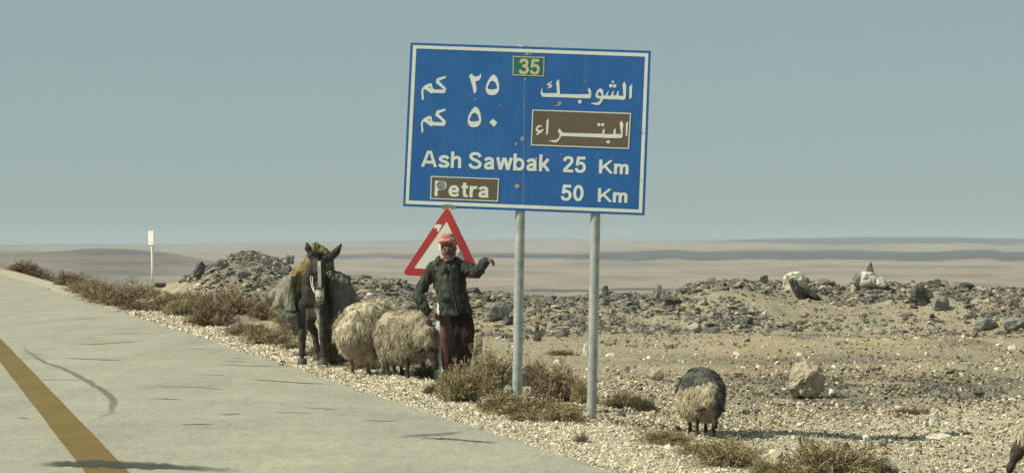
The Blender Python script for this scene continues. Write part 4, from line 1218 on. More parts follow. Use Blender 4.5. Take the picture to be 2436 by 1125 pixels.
# ------------------------------------------------------------------ dry shrubs
def shrub_mesh(seed, n_stem=230, n_twig=15, flat=0.8, spread=1.0):
    """unit shrub (radius 1, height ~1): wiry stems that fork into fine twigs"""
    rng = np.random.RandomState(seed)
    V, F, T = [], [], []
    def rib(a, b, w0, w1, tone):
        d = b - a
        s = np.cross(d, rng.normal(size=3)); L = np.linalg.norm(s)
        if L < 1e-9: return
        s = s / L
        i = len(V)
        V.extend([a - s * w0, a + s * w0, b + s * w1, b - s * w1]); T.extend([tone] * 4)
        F.append((i, i + 1, i + 2, i + 3))
    lob = rng.rand(7, 2) * 2 - 1
    for k in range(n_stem):
        th = rng.rand() * 6.283; el = math.acos(rng.uniform(0.05, 1.0))
        c = lob[rng.randint(7)] * 0.35
        r = (0.75 + 0.35 * rng.rand()) * (0.8 + 0.25 * math.sin(3 * th + seed) + 0.12 * math.sin(5 * th + 2 * seed))
        tip = np.array([math.cos(th) * math.sin(el) * r * spread + c[0] * 0.4, math.sin(th) * math.sin(el) * r * spread + c[1] * 0.4, math.cos(el) * r * flat + 0.05])
        root_ = np.array([c[0] * 0.45, c[1] * 0.45, -0.04])
        mid = root_ * 0.45 + tip * 0.55 + rng.normal(size=3) * 0.06 + np.array([0, 0, 0.07])
        tone = np.clip(rng.normal(0.45, 0.2), 0, 1)
        rib(root_, mid, 0.011, 0.008, tone * 0.6); rib(mid, tip, 0.008, 0.004, tone)
        for q in range(n_twig):
            f = rng.uniform(0.25, 1.0)
            p = root_ * (1 - f) + tip * f if f < 0.3 else (mid * (1 - (f - .55) / .45) + tip * ((f - .55) / .45) if f > 0.55 else root_ * (1 - f / .55) + mid * (f / .55))
            d = (tip - root_) * 0.35 + rng.normal(size=3) * 0.45 + np.array([0, 0, 0.12])
            d /= np.linalg.norm(d)
            e = p + d * rng.uniform(0.07, 0.20)
            tt = np.clip(tone + rng.normal() * 0.2, 0, 1)
            rib(p, e, 0.006, 0.003, tt)
            for z_ in range(2):
                d2 = d + rng.normal(size=3) * 0.8; d2 /= np.linalg.norm(d2)
                g = p + (e - p) * rng.uniform(0.4, 1.0)
                rib(g, g + d2 * rng.uniform(0.03, 0.09), 0.006, 0.004, np.clip(tt + 0.12 + rng.normal() * 0.15, 0, 1))
    V = np.array(V); V[:, 2] = np.maximum(V[:, 2], -0.06)
    return np_mesh('twigs', V, np.array(F), tone=np.array(T))

OLIVE = [(0.0, (0.122, 0.1, 0.055)), (0.4, (0.275, 0.229, 0.124)), (0.7, (0.439, 0.372, 0.21)), (1.0, (0.659, 0.58, 0.366))]
BROWNS = [(0.0, (0.1, 0.074, 0.046)), (0.4, (0.238, 0.177, 0.107)), (0.7, (0.378, 0.293, 0.183)), (1.0, (0.586, 0.488, 0.329))]
STRAW = [(0.0, (0.09, 0.065, 0.035)), (0.45, (0.22, 0.165, 0.085)), (0.8, (0.36, 0.285, 0.16)), (1.0, (0.48, 0.41, 0.26))]
DARKG = [(0.0, (0.036, 0.036, 0.024)), (0.5, (0.105, 0.100, 0.062)), (1.0, (0.25, 0.225, 0.14))]
M_sh = {k: mat_tone('shrub_twigs_' + k, v, 0.9, 0.1, nscale=4, namp=0.35) for k, v in (('olive', OLIVE), ('brown', BROWNS), ('straw', STRAW), ('dark', DARKG))}
SHV = [shrub_mesh(700 + k, 230, 15, 0.85) for k in range(5)] + [shrub_mesh(720 + k, 190, 14, 0.6, 1.1) for k in range(3)]

def shrub(px, pyb, w, h, kind, label, v=0, rz=0.0, Y=None, depth=1.0, cat='shrub', name='dry_shrub'):
    if Y is None: Y = terrain_hit(px, pyb, 14, 150)
    k = Y / FPX
    src = SHV[v]
    key = 'twigs_%d_%s' % (v, kind)
    me = bpy.data.meshes.get(key)
    if me is None:
        me = src.copy(); me.name = key; me.materials.clear(); me.materials.append(M_sh[kind])
    Yc = Y + 0.25 * w * k * depth
    x = (px - CX) / FPX * Yc
    gz = ground(x, Yc)
    root = empty(name, (x, Yc, gz), (0, 0, rz))
    tag(root, label, cat, None)
    o = bpy.data.objects.new('twigs', me); COL.objects.link(o); o.parent = root
    o.scale = (w / 2 * k * 1.22, w / 2 * k * depth * 1.1, h * k / 0.86)
    return root

shrub(1100, 958, 150, 96, 'olive', 'dry olive shrub in front of the man, left of the first sign post', 0, 0.3)
shrub(1170, 945, 140, 118, 'olive', 'tall olive brown shrub between the man and the first sign post', 1, 1.0)
shrub(1070, 930, 60, 52, 'dark', 'small dark green shrub at the foot of the warning sign post', 2, 0.4)
shrub(1318, 955, 165, 92, 'brown', 'bushy brown shrub behind and between the two sign posts', 2, 2.2)
shrub(1262, 925, 56, 70, 'dark', 'dark shrub just right of the first sign post', 3, 0.1)
shrub(1255, 990, 220, 66, 'olive', 'wide low olive shrub in front of the first sign post', 5, 0.7)
shrub(1335, 1004, 140, 58, 'olive', 'low olive shrub left of the second sign post foot', 6, 1.9)
shrub(1250, 1003, 90, 30, 'olive', 'small flat shrub at the front edge of the low olive shrub by the posts', 7, 1.1)
shrub(1478, 972, 100, 46, 'brown', 'rounded brown shrub right of the second sign post', 3, 0.9)
shrub(1533, 982, 66, 38, 'dark', 'low dark shrub touching the rounded brown one right of the posts', 4, 2.6)
shrub(1590, 1060, 140, 46, 'olive', 'flat olive shrub left of the front legs of the lone sheep', 6, 0.2)
shrub(1735, 1112, 190, 74, 'olive', 'olive shrub in front of the lone sheep', 0, 1.7)
shrub(1660, 1085, 110, 44, 'olive', 'low sprawling shrub below the lone sheep, left part', 5, 2.0)
shrub(1975, 1150, 260, 104, 'olive', 'large pale olive shrub at the bottom edge of the picture', 1, 0.6)
shrub(2075, 1150, 120, 70, 'dark', 'darker shrub at the right end of the large bottom shrub', 3, 1.3)
shrub(1870, 1140, 110, 54, 'straw', 'straw coloured shrub at the left end of the large bottom shrub', 6, 2.9)
shrub(1336, 845, 70, 18, 'straw', 'tiny flat tan shrub on the gravel between the sign posts', 7, 0.3)
shrub(1385, 1052, 38, 22, 'brown', 'tiny reddish dry weed on the gravel shoulder below the second post', 4, 0.8)
shrub(1012, 900, 70, 52, 'straw', 'straw coloured tuft left of the warning sign post', 6, 1.5)
shrub(800, 868, 80, 70, 'straw', 'straw coloured shrub between the donkey and the woolly sheep', 2, 0.5)
shrub(870, 880, 110, 34, 'straw', 'low straw tuft under the belly of the woolly sheep', 5, 0.9)
shrub(640, 822, 150, 58, 'olive', 'low olive brown shrub beside the road just left of the donkey', 5, 1.2)
shrub(505, 778, 130, 76, 'brown', 'dark brown shrub by the road below the rubble heap', 1, 0.2)
shrub(560, 748, 140, 62, 'brown', 'broad brown shrub at the foot of the rubble heap', 0, 2.0)
shrub(640, 762, 110, 60, 'brown', 'brown shrub against the left saddlebag of the donkey', 2, 0.7)
shrub(430, 752, 120, 48, 'olive', 'olive shrub right of the two grey roadside stones', 3, 1.6)
shrub(300, 728, 150, 56, 'brown', 'brown shrub by the road left of the rounded grey boulder', 4, 0.3)
shrub(245, 715, 110, 46, 'brown', 'brown shrub by the road edge below the marker post', 0, 1.1)
shrub(350, 716, 120, 44, 'olive', 'olive shrub behind the rounded grey roadside boulder', 6, 0.4)
shrub(165, 681, 84, 38, 'brown', 'small round brown shrub by the road, third from the left edge', 1, 0.8)
shrub(105, 665, 84, 34, 'brown', 'small brown shrub by the road, second from the left edge', 2, 2.1)
shrub(50, 649, 84, 33, 'straw', 'small rust coloured shrub by the road, nearest the left edge', 3, 1.4)
shrub(200, 697, 84, 38, 'olive', 'small olive shrub by the road between two brown ones', 4, 0.1)
shrub(700, 800, 80, 50, 'brown', 'brown shrub behind the legs of the donkey', 0, 0.5)
shrub(590, 800, 130, 46, 'brown', 'brown shrub below the broad brown one, left of the donkey bags', 5, 0.7)
shrub(465, 742, 100, 52, 'brown', 'brown shrub left of the dark brown one by the road', 2, 2.8)
shrub(690, 775, 110, 66, 'olive', 'olive shrub directly behind the left saddlebag of the donkey', 1, 2.4)
shrub(275, 700, 120, 40, 'olive', 'olive shrub on the near side of the marker post mound', 7, 2.2)
shrub(410, 722, 110, 34, 'olive', 'flat olive shrub on the ground below the sandy mound', 6, 2.7)
shrub(520, 730, 110, 40, 'olive', 'olive shrub at the left foot of the rubble heap, behind the brown ones', 5, 0.1)
shrub(770, 845, 80, 40, 'straw', 'straw coloured weeds right of the donkey legs', 6, 0.9)
shrub(1190, 985, 130, 56, 'olive', 'olive shrub filling the gap in front of the first sign post, left part', 2, 1.3)
shrub(1385, 962, 70, 60, 'olive', 'olive shrub right behind the foot of the second sign post', 0, 2.5)
shrub(1040, 938, 80, 34, 'straw', 'straw coloured weeds at the gravel edge below the warning sign post', 7, 1.2)
shrub(1830, 1128, 120, 40, 'olive', 'flat olive shrub joining the two large ones at the bottom edge', 5, 2.7)
shrub(330, 740, 110, 36, 'brown', 'low brown shrub just above the rounded grey roadside boulder', 5, 2.5)
shrub(395, 742, 100, 40, 'brown', 'brown shrub behind the flat elongated roadside stone', 1, 0.9)
shrub(136, 672, 80, 34, 'olive', 'tiny olive shrub between the two small brown ones by the road', 6, 2.0)
shrub(80, 656, 76, 30, 'brown', 'tiny brown shrub right of the rust coloured one nearest the left edge', 0, 0.6)
shrub(225, 706, 90, 40, 'brown', 'brown shrub by the road edge, left of the one below the marker post', 3, 2.2)
shrub(735, 850, 60, 24, 'straw', 'thin straw tuft between the donkey hooves', 7, 0.2)
shrub(2170, 985, 90, 18, 'straw', 'thin straw tuft on the gravel right of the tan boulder', 7, 0.3)
shrub(700, 832, 70, 26, 'straw', 'low straw tuft on the shoulder left of the donkey hooves', 7, 1.9)
# ------------------------------------------------------------------ sheep
M_fleece = {}
def fleece_mat(name, stops):
    m = mat_tone(name, stops, 0.95, 0.05, nscale=5, namp=0.25)
    M_fleece[name] = m
    return m
M_cream = fleece_mat('cream_wool', [(0.0, (0.35, 0.30, 0.195)), (0.4, (0.53, 0.465, 0.325)), (0.8, (0.63, 0.565, 0.41)), (1.0, (0.70, 0.645, 0.49))])
M_dull = fleece_mat('dusty_wool', [(0.0, (0.23, 0.20, 0.135)), (0.4, (0.37, 0.33, 0.235)), (0.8, (0.46, 0.415, 0.30)), (1.0, (0.54, 0.49, 0.37))])
M_pied_shade = fleece_mat('pied_wool_with_shade', [(0.0, (0.085, 0.088, 0.080)), (0.40, (0.145, 0.148, 0.132)), (0.47, (0.17, 0.165, 0.14)), (0.52, (0.42, 0.36, 0.24)), (0.8, (0.58, 0.51, 0.35)), (1.0, (0.67, 0.60, 0.44))])  # dark stops hold grey wool and shade painted into the fleece
M_face_d = mat_noise('dark_brown_sheep_hide', [(0.3, (0.026, 0.021, 0.017)), (0.55, (0.060, 0.048, 0.037)), (0.75, (0.14, 0.115, 0.085))], 14, 0.85, 0.15, 0.3, 0.01)
M_face_m = mat_noise('mottled_sheep_hide', [(0.3, (0.07, 0.052, 0.036)), (0.5, (0.19, 0.155, 0.11)), (0.7, (0.38, 0.33, 0.25))], 10, 0.85, 0.15, 0.3, 0.01)
M_eye, _t, _b = new_mat('dark_eye', 0.15, 0.5); _b.inputs['Base Color'].default_value = (0.01, 0.008, 0.006, 1)

def sheep(loc, yaw, scale, label, skin, wool, head='graze', headturn=0.0, seed=0, legs=None, fat=1.0, nhair=27000, tonef=None, group=None):
    """faces +X at yaw 0; about 0.80 m at the back at scale 1"""
    root = empty('sheep', loc, (0, 0, yaw))
    root.scale = (scale,) * 3
    tag(root, label, 'sheep', group)
    L = legs or [(0.0, 0.05), (-0.02, -0.04), (0.0, 0.04), (0.03, -0.03)]
    parts = [('l', [(-0.50, 0, 0.56, 0.05, 0.06), (-0.44, 0, 0.545, 0.14, 0.16), (-0.25, 0, 0.53, 0.19 * fat, 0.20), (0.0, 0, 0.52, 0.20 * fat, 0.205), (0.22, 0, 0.53, 0.18 * fat, 0.195), (0.38, 0, 0.55, 0.13, 0.16), (0.44, 0, 0.56, 0.05, 0.08)], 'x')]
    for k, (sx, sy) in enumerate(((0.27, 0.095), (0.27, -0.095), (-0.32, 0.10), (-0.32, -0.10))):
        dx, kx = L[k][0], L[k][1]
        x = sx + dx
        if sx > 0:
            parts.append(('t', [(sx, sy, 0.45, 0.085), (x - 0.005, sy, 0.33, 0.048), (x + 0.012, sy, 0.215, 0.030), (x + kx * 0.4, sy, 0.10, 0.021), (x + kx * 0.5, sy, 0.05, 0.026), (x + kx * 0.5 + 0.018, sy, 0.012, 0.028)]))
        else:
            parts.append(('t', [(sx, sy, 0.46, 0.11), (x + 0.05, sy, 0.36, 0.065), (x - 0.045, sy, 0.235, 0.032), (x - 0.03, sy, 0.11, 0.022), (x - 0.02, sy, 0.05, 0.026), (x - 0.002, sy, 0.012, 0.028)]))
    c, s_ = math.cos(headturn), math.sin(headturn)
    def H(x, y, z): return (0.36 + (x - 0.36) * c - y * s_, (x - 0.36) * s_ + y * c, z)
    if head == 'graze':
        nk = [(*H(0.34, 0, 0.58), 0.12), (*H(0.48, 0, 0.50), 0.095), (*H(0.56, 0, 0.385), 0.075)]
        hd = [(*H(0.565, 0, 0.375), 0.078), (*H(0.615, 0, 0.285), 0.064), (*H(0.655, 0, 0.20), 0.046), (*H(0.675, 0, 0.155), 0.036)]
        ear0, ear1, eye = (0.545, 0.07, 0.375), (0.50, 0.185, 0.325), (0.615, 0.058, 0.315)
    else:
        nk = [(*H(0.34, 0, 0.60), 0.12), (*H(0.47, 0, 0.62), 0.09), (*H(0.55, 0, 0.62), 0.075)]
        hd = [(*H(0.56, 0, 0.63), 0.080), (*H(0.65, 0, 0.58), 0.064), (*H(0.73, 0, 0.52), 0.046), (*H(0.765, 0, 0.49), 0.038)]
        ear0, ear1, eye = (0.54, 0.07, 0.655), (0.50, 0.19, 0.61), (0.635, 0.060, 0.615)
    parts += [('t', nk), ('t', hd)]
    for sg_ in (1, -1):
        a = H(ear0[0], ear0[1] * sg_, ear0[2]); b = H(ear1[0], ear1[1] * sg_, ear1[2])
        mid = tuple((p + q) / 2 for p, q in zip(a, b))
        parts.append(('t', [(*a, 0.022), (*mid, 0.034), (*b, 0.014)]))
    body = link('body', grow('body', parts, 0.0125, 3), skin, root)
    for sg_ in (1, -1):
        bm = bmesh.new(); ell_bm(bm, H(eye[0], eye[1] * sg_, eye[2]), (0.013, 0.011, 0.013), seg=8)
        link('eye', from_bm('eye', bm), M_eye, body)
    # the fleece: a thick coat over trunk, neck and rump
    fp = [('l', [(-0.575, 0, 0.55, 0.10, 0.11), (-0.52, 0, 0.51, 0.19 * fat, 0.22), (-0.36, 0, 0.495, 0.245 * fat, 0.30), (-0.05, 0, 0.495, 0.265 * fat, 0.305), (0.22, 0, 0.51, 0.235 * fat, 0.295), (0.37, 0, 0.54, 0.19, 0.25), (0.46, 0, 0.56, 0.11, 0.15)], 'x'),
          ('t', [(*nk[0][:3], 0.17), (*nk[1][:3], 0.135), (*[(p + q) / 2 for p, q in zip(nk[1][:3], nk[2][:3])], 0.10)]),
          ('e', (-0.56, 0, 0.46), (0.09, 0.15, 0.15)),
          ('t', [(-0.33, 0.11, 0.45, 0.14), (-0.33, 0.11, 0.27, 0.085)]), ('t', [(-0.33, -0.11, 0.45, 0.14), (-0.33, -0.11, 0.27, 0.085)]),
          ('t', [(0.27, 0.10, 0.46, 0.11), (0.27, 0.10, 0.34, 0.06)]), ('t', [(0.27, -0.10, 0.46, 0.11), (0.27, -0.10, 0.34, 0.06)])]
    src = grow('fleece', fp, 0.022, 4, lambda co: folds(0.035, 6, 6, 5, seed)(co) + folds(0.020, 20, 20, 14, seed + 3)(co))
    if tonef is not None:
        co = np.empty(len(src.vertices) * 3, np.float32); src.vertices.foreach_get('co', co); co = co.reshape(-1, 3)
        tn = tonef(co, np.full(len(co), 0.45))
    else:
        tn = np.full(len(src.vertices), 0.45)
    a = src.attributes.new('tone', 'FLOAT', 'POINT'); a.data.foreach_set('value', np.asarray(tn, np.float32))
    fl = link('fleece', src, wool, root)
    hair('wool_locks', src, nhair, 0.046, 0.0050, 50 + seed, 0.95, wool, fl, tonef=tonef, wav=0.10, clump=0.36)['kind'] = 'stuff'
    return root

pA = P(893, 878, 30.1); pB = P(966, 889, 29.35)
sheep((pA.x, pA.y + 0.15, ground(pA.x, pA.y)), rad(60), 1.16, 'woolly cream sheep in the sun behind the donkey, rump turned to the road', M_face_m, M_cream, 'graze', 0.3, 1, fat=1.0)
sheep((pB.x, pB.y + 0.05, ground(pB.x, pB.y)), rad(-62), 1.04, 'shaggy dull sheep grazing with dark lowered head beside the warning sign post', M_face_d, M_dull, 'graze', 0.25, 2, fat=1.0)

def pied_and_shaded(p, tone):
    """back and right flank darkened: grey coat plus painted shade; cream breast and left side"""
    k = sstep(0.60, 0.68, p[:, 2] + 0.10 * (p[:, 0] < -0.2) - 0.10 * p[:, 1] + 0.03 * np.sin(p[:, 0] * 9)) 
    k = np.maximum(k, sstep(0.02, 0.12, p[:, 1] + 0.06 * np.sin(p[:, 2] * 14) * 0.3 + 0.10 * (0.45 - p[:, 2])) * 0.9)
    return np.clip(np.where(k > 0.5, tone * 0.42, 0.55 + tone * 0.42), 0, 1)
pC = P(1676, 1044, 25.2)
sheep((pC.x, pC.y + 0.35, ground(pC.x, pC.y)), rad(-86), 0.90, 'lone cream sheep grazing at right, grey back partly painted shade, head down towards the road', M_face_d, M_pied_shade, 'graze', 0.18, 3, fat=1.0, tonef=pied_and_shaded)
pD = P(2456, 1150, 21.4)
sheep((pD.x + 0.42, pD.y + 0.1, ground(pD.x, pD.y) - 0.05), rad(186), 0.95, 'sheep at the bottom right corner with dark brown head, cut by the picture edge', M_face_d, M_cream, 'graze', 0.1, 4)

# ------------------------------------------------------------------ donkey and its load
M_donk, t_, b_ = new_mat('dark_donkey_coat', 0.9, 0.12)
n_ = noise_tex(t_, 9, 5); n2_ = noise_tex(t_, 80, 4, stretch=(1, 1, 0.25))
c_ = mixc(t_, 'MULTIPLY', 0.8, ramp(t_, n_, [(0.3, (0.026, 0.025, 0.024)), (0.7, (0.070, 0.065, 0.059))]).outputs[0], ramp(t_, n2_, [(0.3, (0.45, 0.45, 0.45)), (0.7, (1.6, 1.6, 1.6))]).outputs[0])
za_ = t_.nodes.new('ShaderNodeAttribute'); za_.attribute_name = 'tone'
c_ = mixc(t_, 'MIX', za_.outputs['Fac'], c_, (0.44, 0.41, 0.34))
t_.links.new(c_, b_.inputs['Base Color']); add_bump(t_, b_, n2_, 0.3, 0.01)
M_hoof = mat_noise('grey_hoof', [(0.3, (0.035, 0.034, 0.031)), (0.7, (0.085, 0.082, 0.073))], 12, 0.6, 0.3)
M_mane = mat_tone('dark_mane', [(0, (0.02, 0.018, 0.015)), (1, (0.09, 0.075, 0.055))], 0.9, 0.1)
M_halter = mat_noise('pale_webbing', [(0.3, (0.24, 0.235, 0.185)), (0.7, (0.40, 0.39, 0.32))], 30, 0.85, 0.15)
M_bandd = mat_noise('dark_webbing', [(0.3, (0.05, 0.048, 0.04)), (0.7, (0.11, 0.105, 0.09))], 30, 0.85, 0.15)
M_rope = mat_noise('white_rope', [(0.3, (0.50, 0.50, 0.45)), (0.7, (0.68, 0.67, 0.61))], 40, 0.9, 0.1)
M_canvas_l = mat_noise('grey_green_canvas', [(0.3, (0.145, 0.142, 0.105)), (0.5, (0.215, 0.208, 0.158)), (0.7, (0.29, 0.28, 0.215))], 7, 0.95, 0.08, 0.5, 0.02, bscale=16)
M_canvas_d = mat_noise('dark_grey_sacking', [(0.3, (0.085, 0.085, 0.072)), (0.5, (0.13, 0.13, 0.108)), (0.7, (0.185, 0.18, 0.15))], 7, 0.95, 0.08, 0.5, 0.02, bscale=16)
M_bundle = mat_noise('ochre_sackcloth', [(0.30, (0.065, 0.052, 0.030)), (0.5, (0.17, 0.138, 0.072)), (0.7, (0.29, 0.245, 0.135))], 8, 0.95, 0.08, 0.5, 0.02, bscale=18)

M_blank, t_, b_ = new_mat('patterned_saddle_blanket', 0.95, 0.05)
n_ = noise_tex(t_, 9, 4); n2_ = noise_tex(t_, 34, 3, 0.7, stretch=(1, 1, 0.4))
c1_ = ramp(t_, n_, [(0.36, (0.22, 0.085, 0.050)), (0.46, (0.25, 0.18, 0.075)), (0.60, (0.26, 0.215, 0.095)), (0.68, (0.46, 0.38, 0.30))]).outputs[0]
c2_ = ramp(t_, n2_, [(0.35, (0.55, 0.5, 0.45)), (0.6, (1.1, 1.1, 1.1))]).outputs[0]
t_.links.new(mixc(t_, 'MULTIPLY', 0.8, c1_, c2_), b_.inputs['Base Color'])

def build_donkey():
    Y = 31.6
    O = P(745, 864, Y)
    zg = ground(O.x, O.y)
    O = Vector((O.x, O.y, O.z))
    root = empty('donkey', O, (0, 0, 0))
    tag(root, 'dark loaded donkey standing at the road edge, facing the camera', 'donkey')
    # local: -Y is forward (towards the camera); x as in the picture
    parts = [('l', [(0.0, 1.12, 0.90, 0.08, 0.12), (0.0, 1.02, 0.89, 0.20, 0.24), (0.0, 0.75, 0.87, 0.25, 0.29), (0.0, 0.40, 0.87, 0.25, 0.29), (0.0, 0.12, 0.93, 0.215, 0.285), (0.01, -0.06, 0.95, 0.17, 0.24), (0.01, -0.14, 0.95, 0.09, 0.14)], 'y'),
             ('t', [(0.0, 0.16, 1.04, 0.19), (0.03, -0.10, 1.18, 0.15), (0.075, -0.32, 1.30, 0.115), (0.105, -0.46, 1.375, 0.10)]),
             # head: poll to muzzle, hanging down
             ('t', [(0.115, -0.46, 1.39, 0.085), (0.130, -0.54, 1.335, 0.100), (0.140, -0.60, 1.235, 0.092), (0.147, -0.66, 1.11, 0.066), (0.150, -0.70, 1.00, 0.058), (0.151, -0.725, 0.925, 0.061), (0.151, -0.73, 0.885, 0.050)]),
             ('e', (0.135, -0.50, 1.22), (0.085, 0.09, 0.11))]
    def leg(x, y, dx, front, fwd=0.0):
        if front:
            parts.append(('t', [(x * 0.85, y, 0.80, 0.120), (x, y, 0.66, 0.088), (x + dx * 0.4, y - 0.01, 0.50, 0.066), (x + dx * 0.6, y - 0.015 + fwd * 0.3, 0.385, 0.062), (x + dx * 0.7, y + fwd * 0.5, 0.30, 0.048), (x + dx * 0.9, y + fwd * 0.8, 0.15, 0.045), (x + dx, y + fwd, 0.105, 0.056), (x + dx, y + fwd - 0.025, 0.06, 0.055)]))
        else:
            parts.append(('t', [(x * 0.8, y - 0.05, 0.82, 0.16), (x, y - 0.10, 0.64, 0.115), (x, y + 0.02, 0.48, 0.066), (x + dx * 0.5, y + 0.10, 0.40, 0.06), (x + dx * 0.7, y + 0.08, 0.30, 0.045), (x + dx, y + 0.06, 0.12, 0.050), (x + dx, y + 0.03, 0.06, 0.052)]))
    leg(-0.135, -0.02, -0.015, True)
    leg(0.135, -0.06, 0.015, True, -0.03)
    leg(-0.13, 0.98, 0.10, False)
    leg(0.13, 0.98, 0.0, False)
    # ears
    parts.append(('t', [(0.190, -0.44, 1.38, 0.030), (0.268, -0.43, 1.445, 0.056), (0.355, -0.42, 1.53, 0.054), (0.415, -0.415, 1.625, 0.016)]))
    parts.append(('t', [(0.055, -0.44, 1.40, 0.032), (0.010, -0.42, 1.48, 0.060), (-0.035, -0.40, 1.57, 0.054), (-0.052, -0.39, 1.650, 0.015)]))
    # tail
    parts.append(('t', [(0.0, 1.10, 0.98, 0.035), (0.0, 1.19, 0.85, 0.028), (0.0, 1.20, 0.55, 0.035), (0.0, 1.19, 0.42, 0.02)]))
    me = grow('body', parts, 0.0135, 3)
    co = np.empty(len(me.vertices) * 3, np.float32); me.vertices.foreach_get('co', co); co = co.reshape(-1, 3)
    x, y, z = co.T
    pale = (1 - sstep(1.005, 1.05, z + 0.25 * (y + 0.7))) * (y < -0.60) * (z > 0.8)             # mealy muzzle
    nose = (1 - sstep(0.870, 0.90, z)) * (y < -0.60) * 0.6
    belly = sstep(0.0, 0.06, 0.775 - z) * (z > 0.60) * (np.abs(x - 0.0) < 0.085) * (y < 0.2) * 0.55
    inner = sstep(0.3, 0.8, 1 - np.abs(np.abs(x) - 0.085) / 0.03) * (z > 0.36) * (z < 0.75) * (y < 0.1) * 0.35
    a = me.attributes.new('tone', 'FLOAT', 'POINT'); a.data.foreach_set('value', np.clip(pale - nose * pale + belly + inner, 0, 1).astype(np.float32))
    body = link('body', me, M_donk, root)
    for hx, hy in ((-0.14, -0.055), (0.15, -0.125), (-0.03, 0.99), (0.13, 0.99)):
        bm = bmesh.new(); loft_bm(bm, [(hx, hy - 0.012, -0.01, 0.066, 0.076), (hx, hy - 0.006, 0.03, 0.062, 0.068), (hx, hy + 0.006, 0.072, 0.056, 0.058)], 'z', 14)
        link('hoof', from_bm('hoof', bm), M_hoof, body)
    for sx in (0.072, 0.196):
        bm = bmesh.new(); ell_bm(bm, (sx + 0.0, -0.625, 1.255), (0.016, 0.02, 0.018), seg=10)
        link('eye', from_bm('eye', bm), M_eye, body)
    for sx in (0.125, 0.178):
        bm = bmesh.new(); ell_bm(bm, (sx, -0.782, 0.915), (0.011, 0.008, 0.015), seg=8)
        link('nostril', from_bm('nostril', bm), M_eye, body)
    # mane: short locks along the crest of the neck
    bm = bmesh.new(); tube_bm(bm, [(0.0, 0.10, 1.20, 0.03), (0.03, -0.12, 1.31, 0.035), (0.08, -0.34, 1.41, 0.035), (0.115, -0.50, 1.46, 0.03), (0.125, -0.57, 1.42, 0.02)])
    src = from_bm('mane', bm)
    a = src.attributes.new('tone', 'FLOAT', 'POINT')
    mn = link('mane', src, M_mane, root)
    hair('mane_locks', src, 500, 0.07, 0.012, 9, -0.3, M_mane, mn)['kind'] = 'stuff'
    # halter: the long pale strap down the face, nose band, cheek rope
    def strap(name, pts, w, thick, mat, par):
        bm = bmesh.new()
        rows = []
        for i, p in enumerate(pts):
            p = Vector(p)
            d = (Vector(pts[min(i + 1, len(pts) - 1)]) - Vector(pts[max(i - 1, 0)])).normalized()
            out_ = Vector((p.x - 0.14, p.y + 0.50, 0)).normalized() if name != 'blaze' else Vector((0, -1, 0.35)).normalized()
            s_ = d.cross(out_).normalized()
            rows.append([bm.verts.new(p + s_ * w * q + out_ * thick * r) for q, r in ((-1, 0), (1, 0), (1, 1), (-1, 1))])
        for a_, b2 in zip(rows, rows[1:]):
            for k in range(4): bm.faces.new((a_[k], a_[(k + 1) % 4], b2[(k + 1) % 4], b2[k]))
        bm.faces.new(rows[0][::-1]); bm.faces.new(rows[-1])
        return link(name, from_bm(name, bm), mat, par)
    hal = strap('face_strap', [(0.130, -0.625, 1.400), (0.138, -0.672, 1.330), (0.144, -0.703, 1.245), (0.149, -0.736, 1.130), (0.152, -0.760, 1.03)], 0.023, 0.008, M_halter, root)
    bm = bmesh.new()
    ring = [(0.149 + 0.070 * math.cos(q), -0.690 + 0.072 * math.sin(q), 1.045) for q in np.linspace(0, 6.283, 15)]
    tube_bm(bm, [(*r, 0.012) for r in ring], 8)
    link('nose_band', from_bm('nose_band', bm), M_bandd, root)
    for pts in ([(0.04, -0.55, 1.19), (0.045, -0.60, 1.10), (0.065, -0.66, 1.02), (0.085, -0.70, 0.97)], [(0.02, -0.30, 1.27), (-0.005, -0.36, 1.16), (0.02, -0.44, 1.05), (0.06, -0.55, 0.99), (0.085, -0.66, 0.985)]):
        bm = bmesh.new(); tube_bm(bm, [(*p, 0.0065) for p in pts], 8)
        link('lead_rope', from_bm('lead_rope', bm), M_rope, root)
    def on(name, me, mat, label, cat):
        o = link(name, me, mat, loc=O)
        return tag(o, label, cat)
    # blanket over the back
    bl = grow('saddle_blanket', [('l', [(0.0, 0.10, 1.02, 0.235, 0.235), (0.0, 0.20, 1.00, 0.29, 0.265), (-0.01, 0.55, 0.98, 0.30, 0.26), (-0.01, 0.90, 0.97, 0.29, 0.25), (0.0, 0.98, 0.97, 0.24, 0.22)], 'y'), ('e', (-0.20, 0.20, 1.13), (0.12, 0.12, 0.20)), ('e', (-0.19, 0.12, 0.98), (0.125, 0.07, 0.20)), ('e', (-0.12, 0.24, 1.28), (0.11, 0.14, 0.12))], 0.016, 2, lambda co: folds(0.03, 5, 5, 3, 2)(co) + folds(0.016, 20, 20, 9, 4)(co))
    on('saddle_blanket', bl, M_blank, 'yellow and red patterned blanket over the back of the donkey', 'blanket')
    # ochre bundle riding high behind the head
    bd = grow('bundle', [('e', (0.03, 0.25, 1.38), (0.18, 0.24, 0.15)), ('l', [(0.09, 0.14, 1.28, 0.21, 0.12), (0.105, 0.12, 1.41, 0.175, 0.10), (0.075, 0.10, 1.52, 0.135, 0.085), (0.045, 0.10, 1.61, 0.085, 0.07), (0.035, 0.10, 1.655, 0.05, 0.05)], 'z')], 0.016, 2, lambda co: folds(0.035, 7, 7, 3.5, 5)(co) + folds(0.028, 18, 18, 4, 7)(co))
    on('bundle', bd, M_bundle, 'ochre sackcloth bundle on the donkey, showing between its ears', 'bundle')
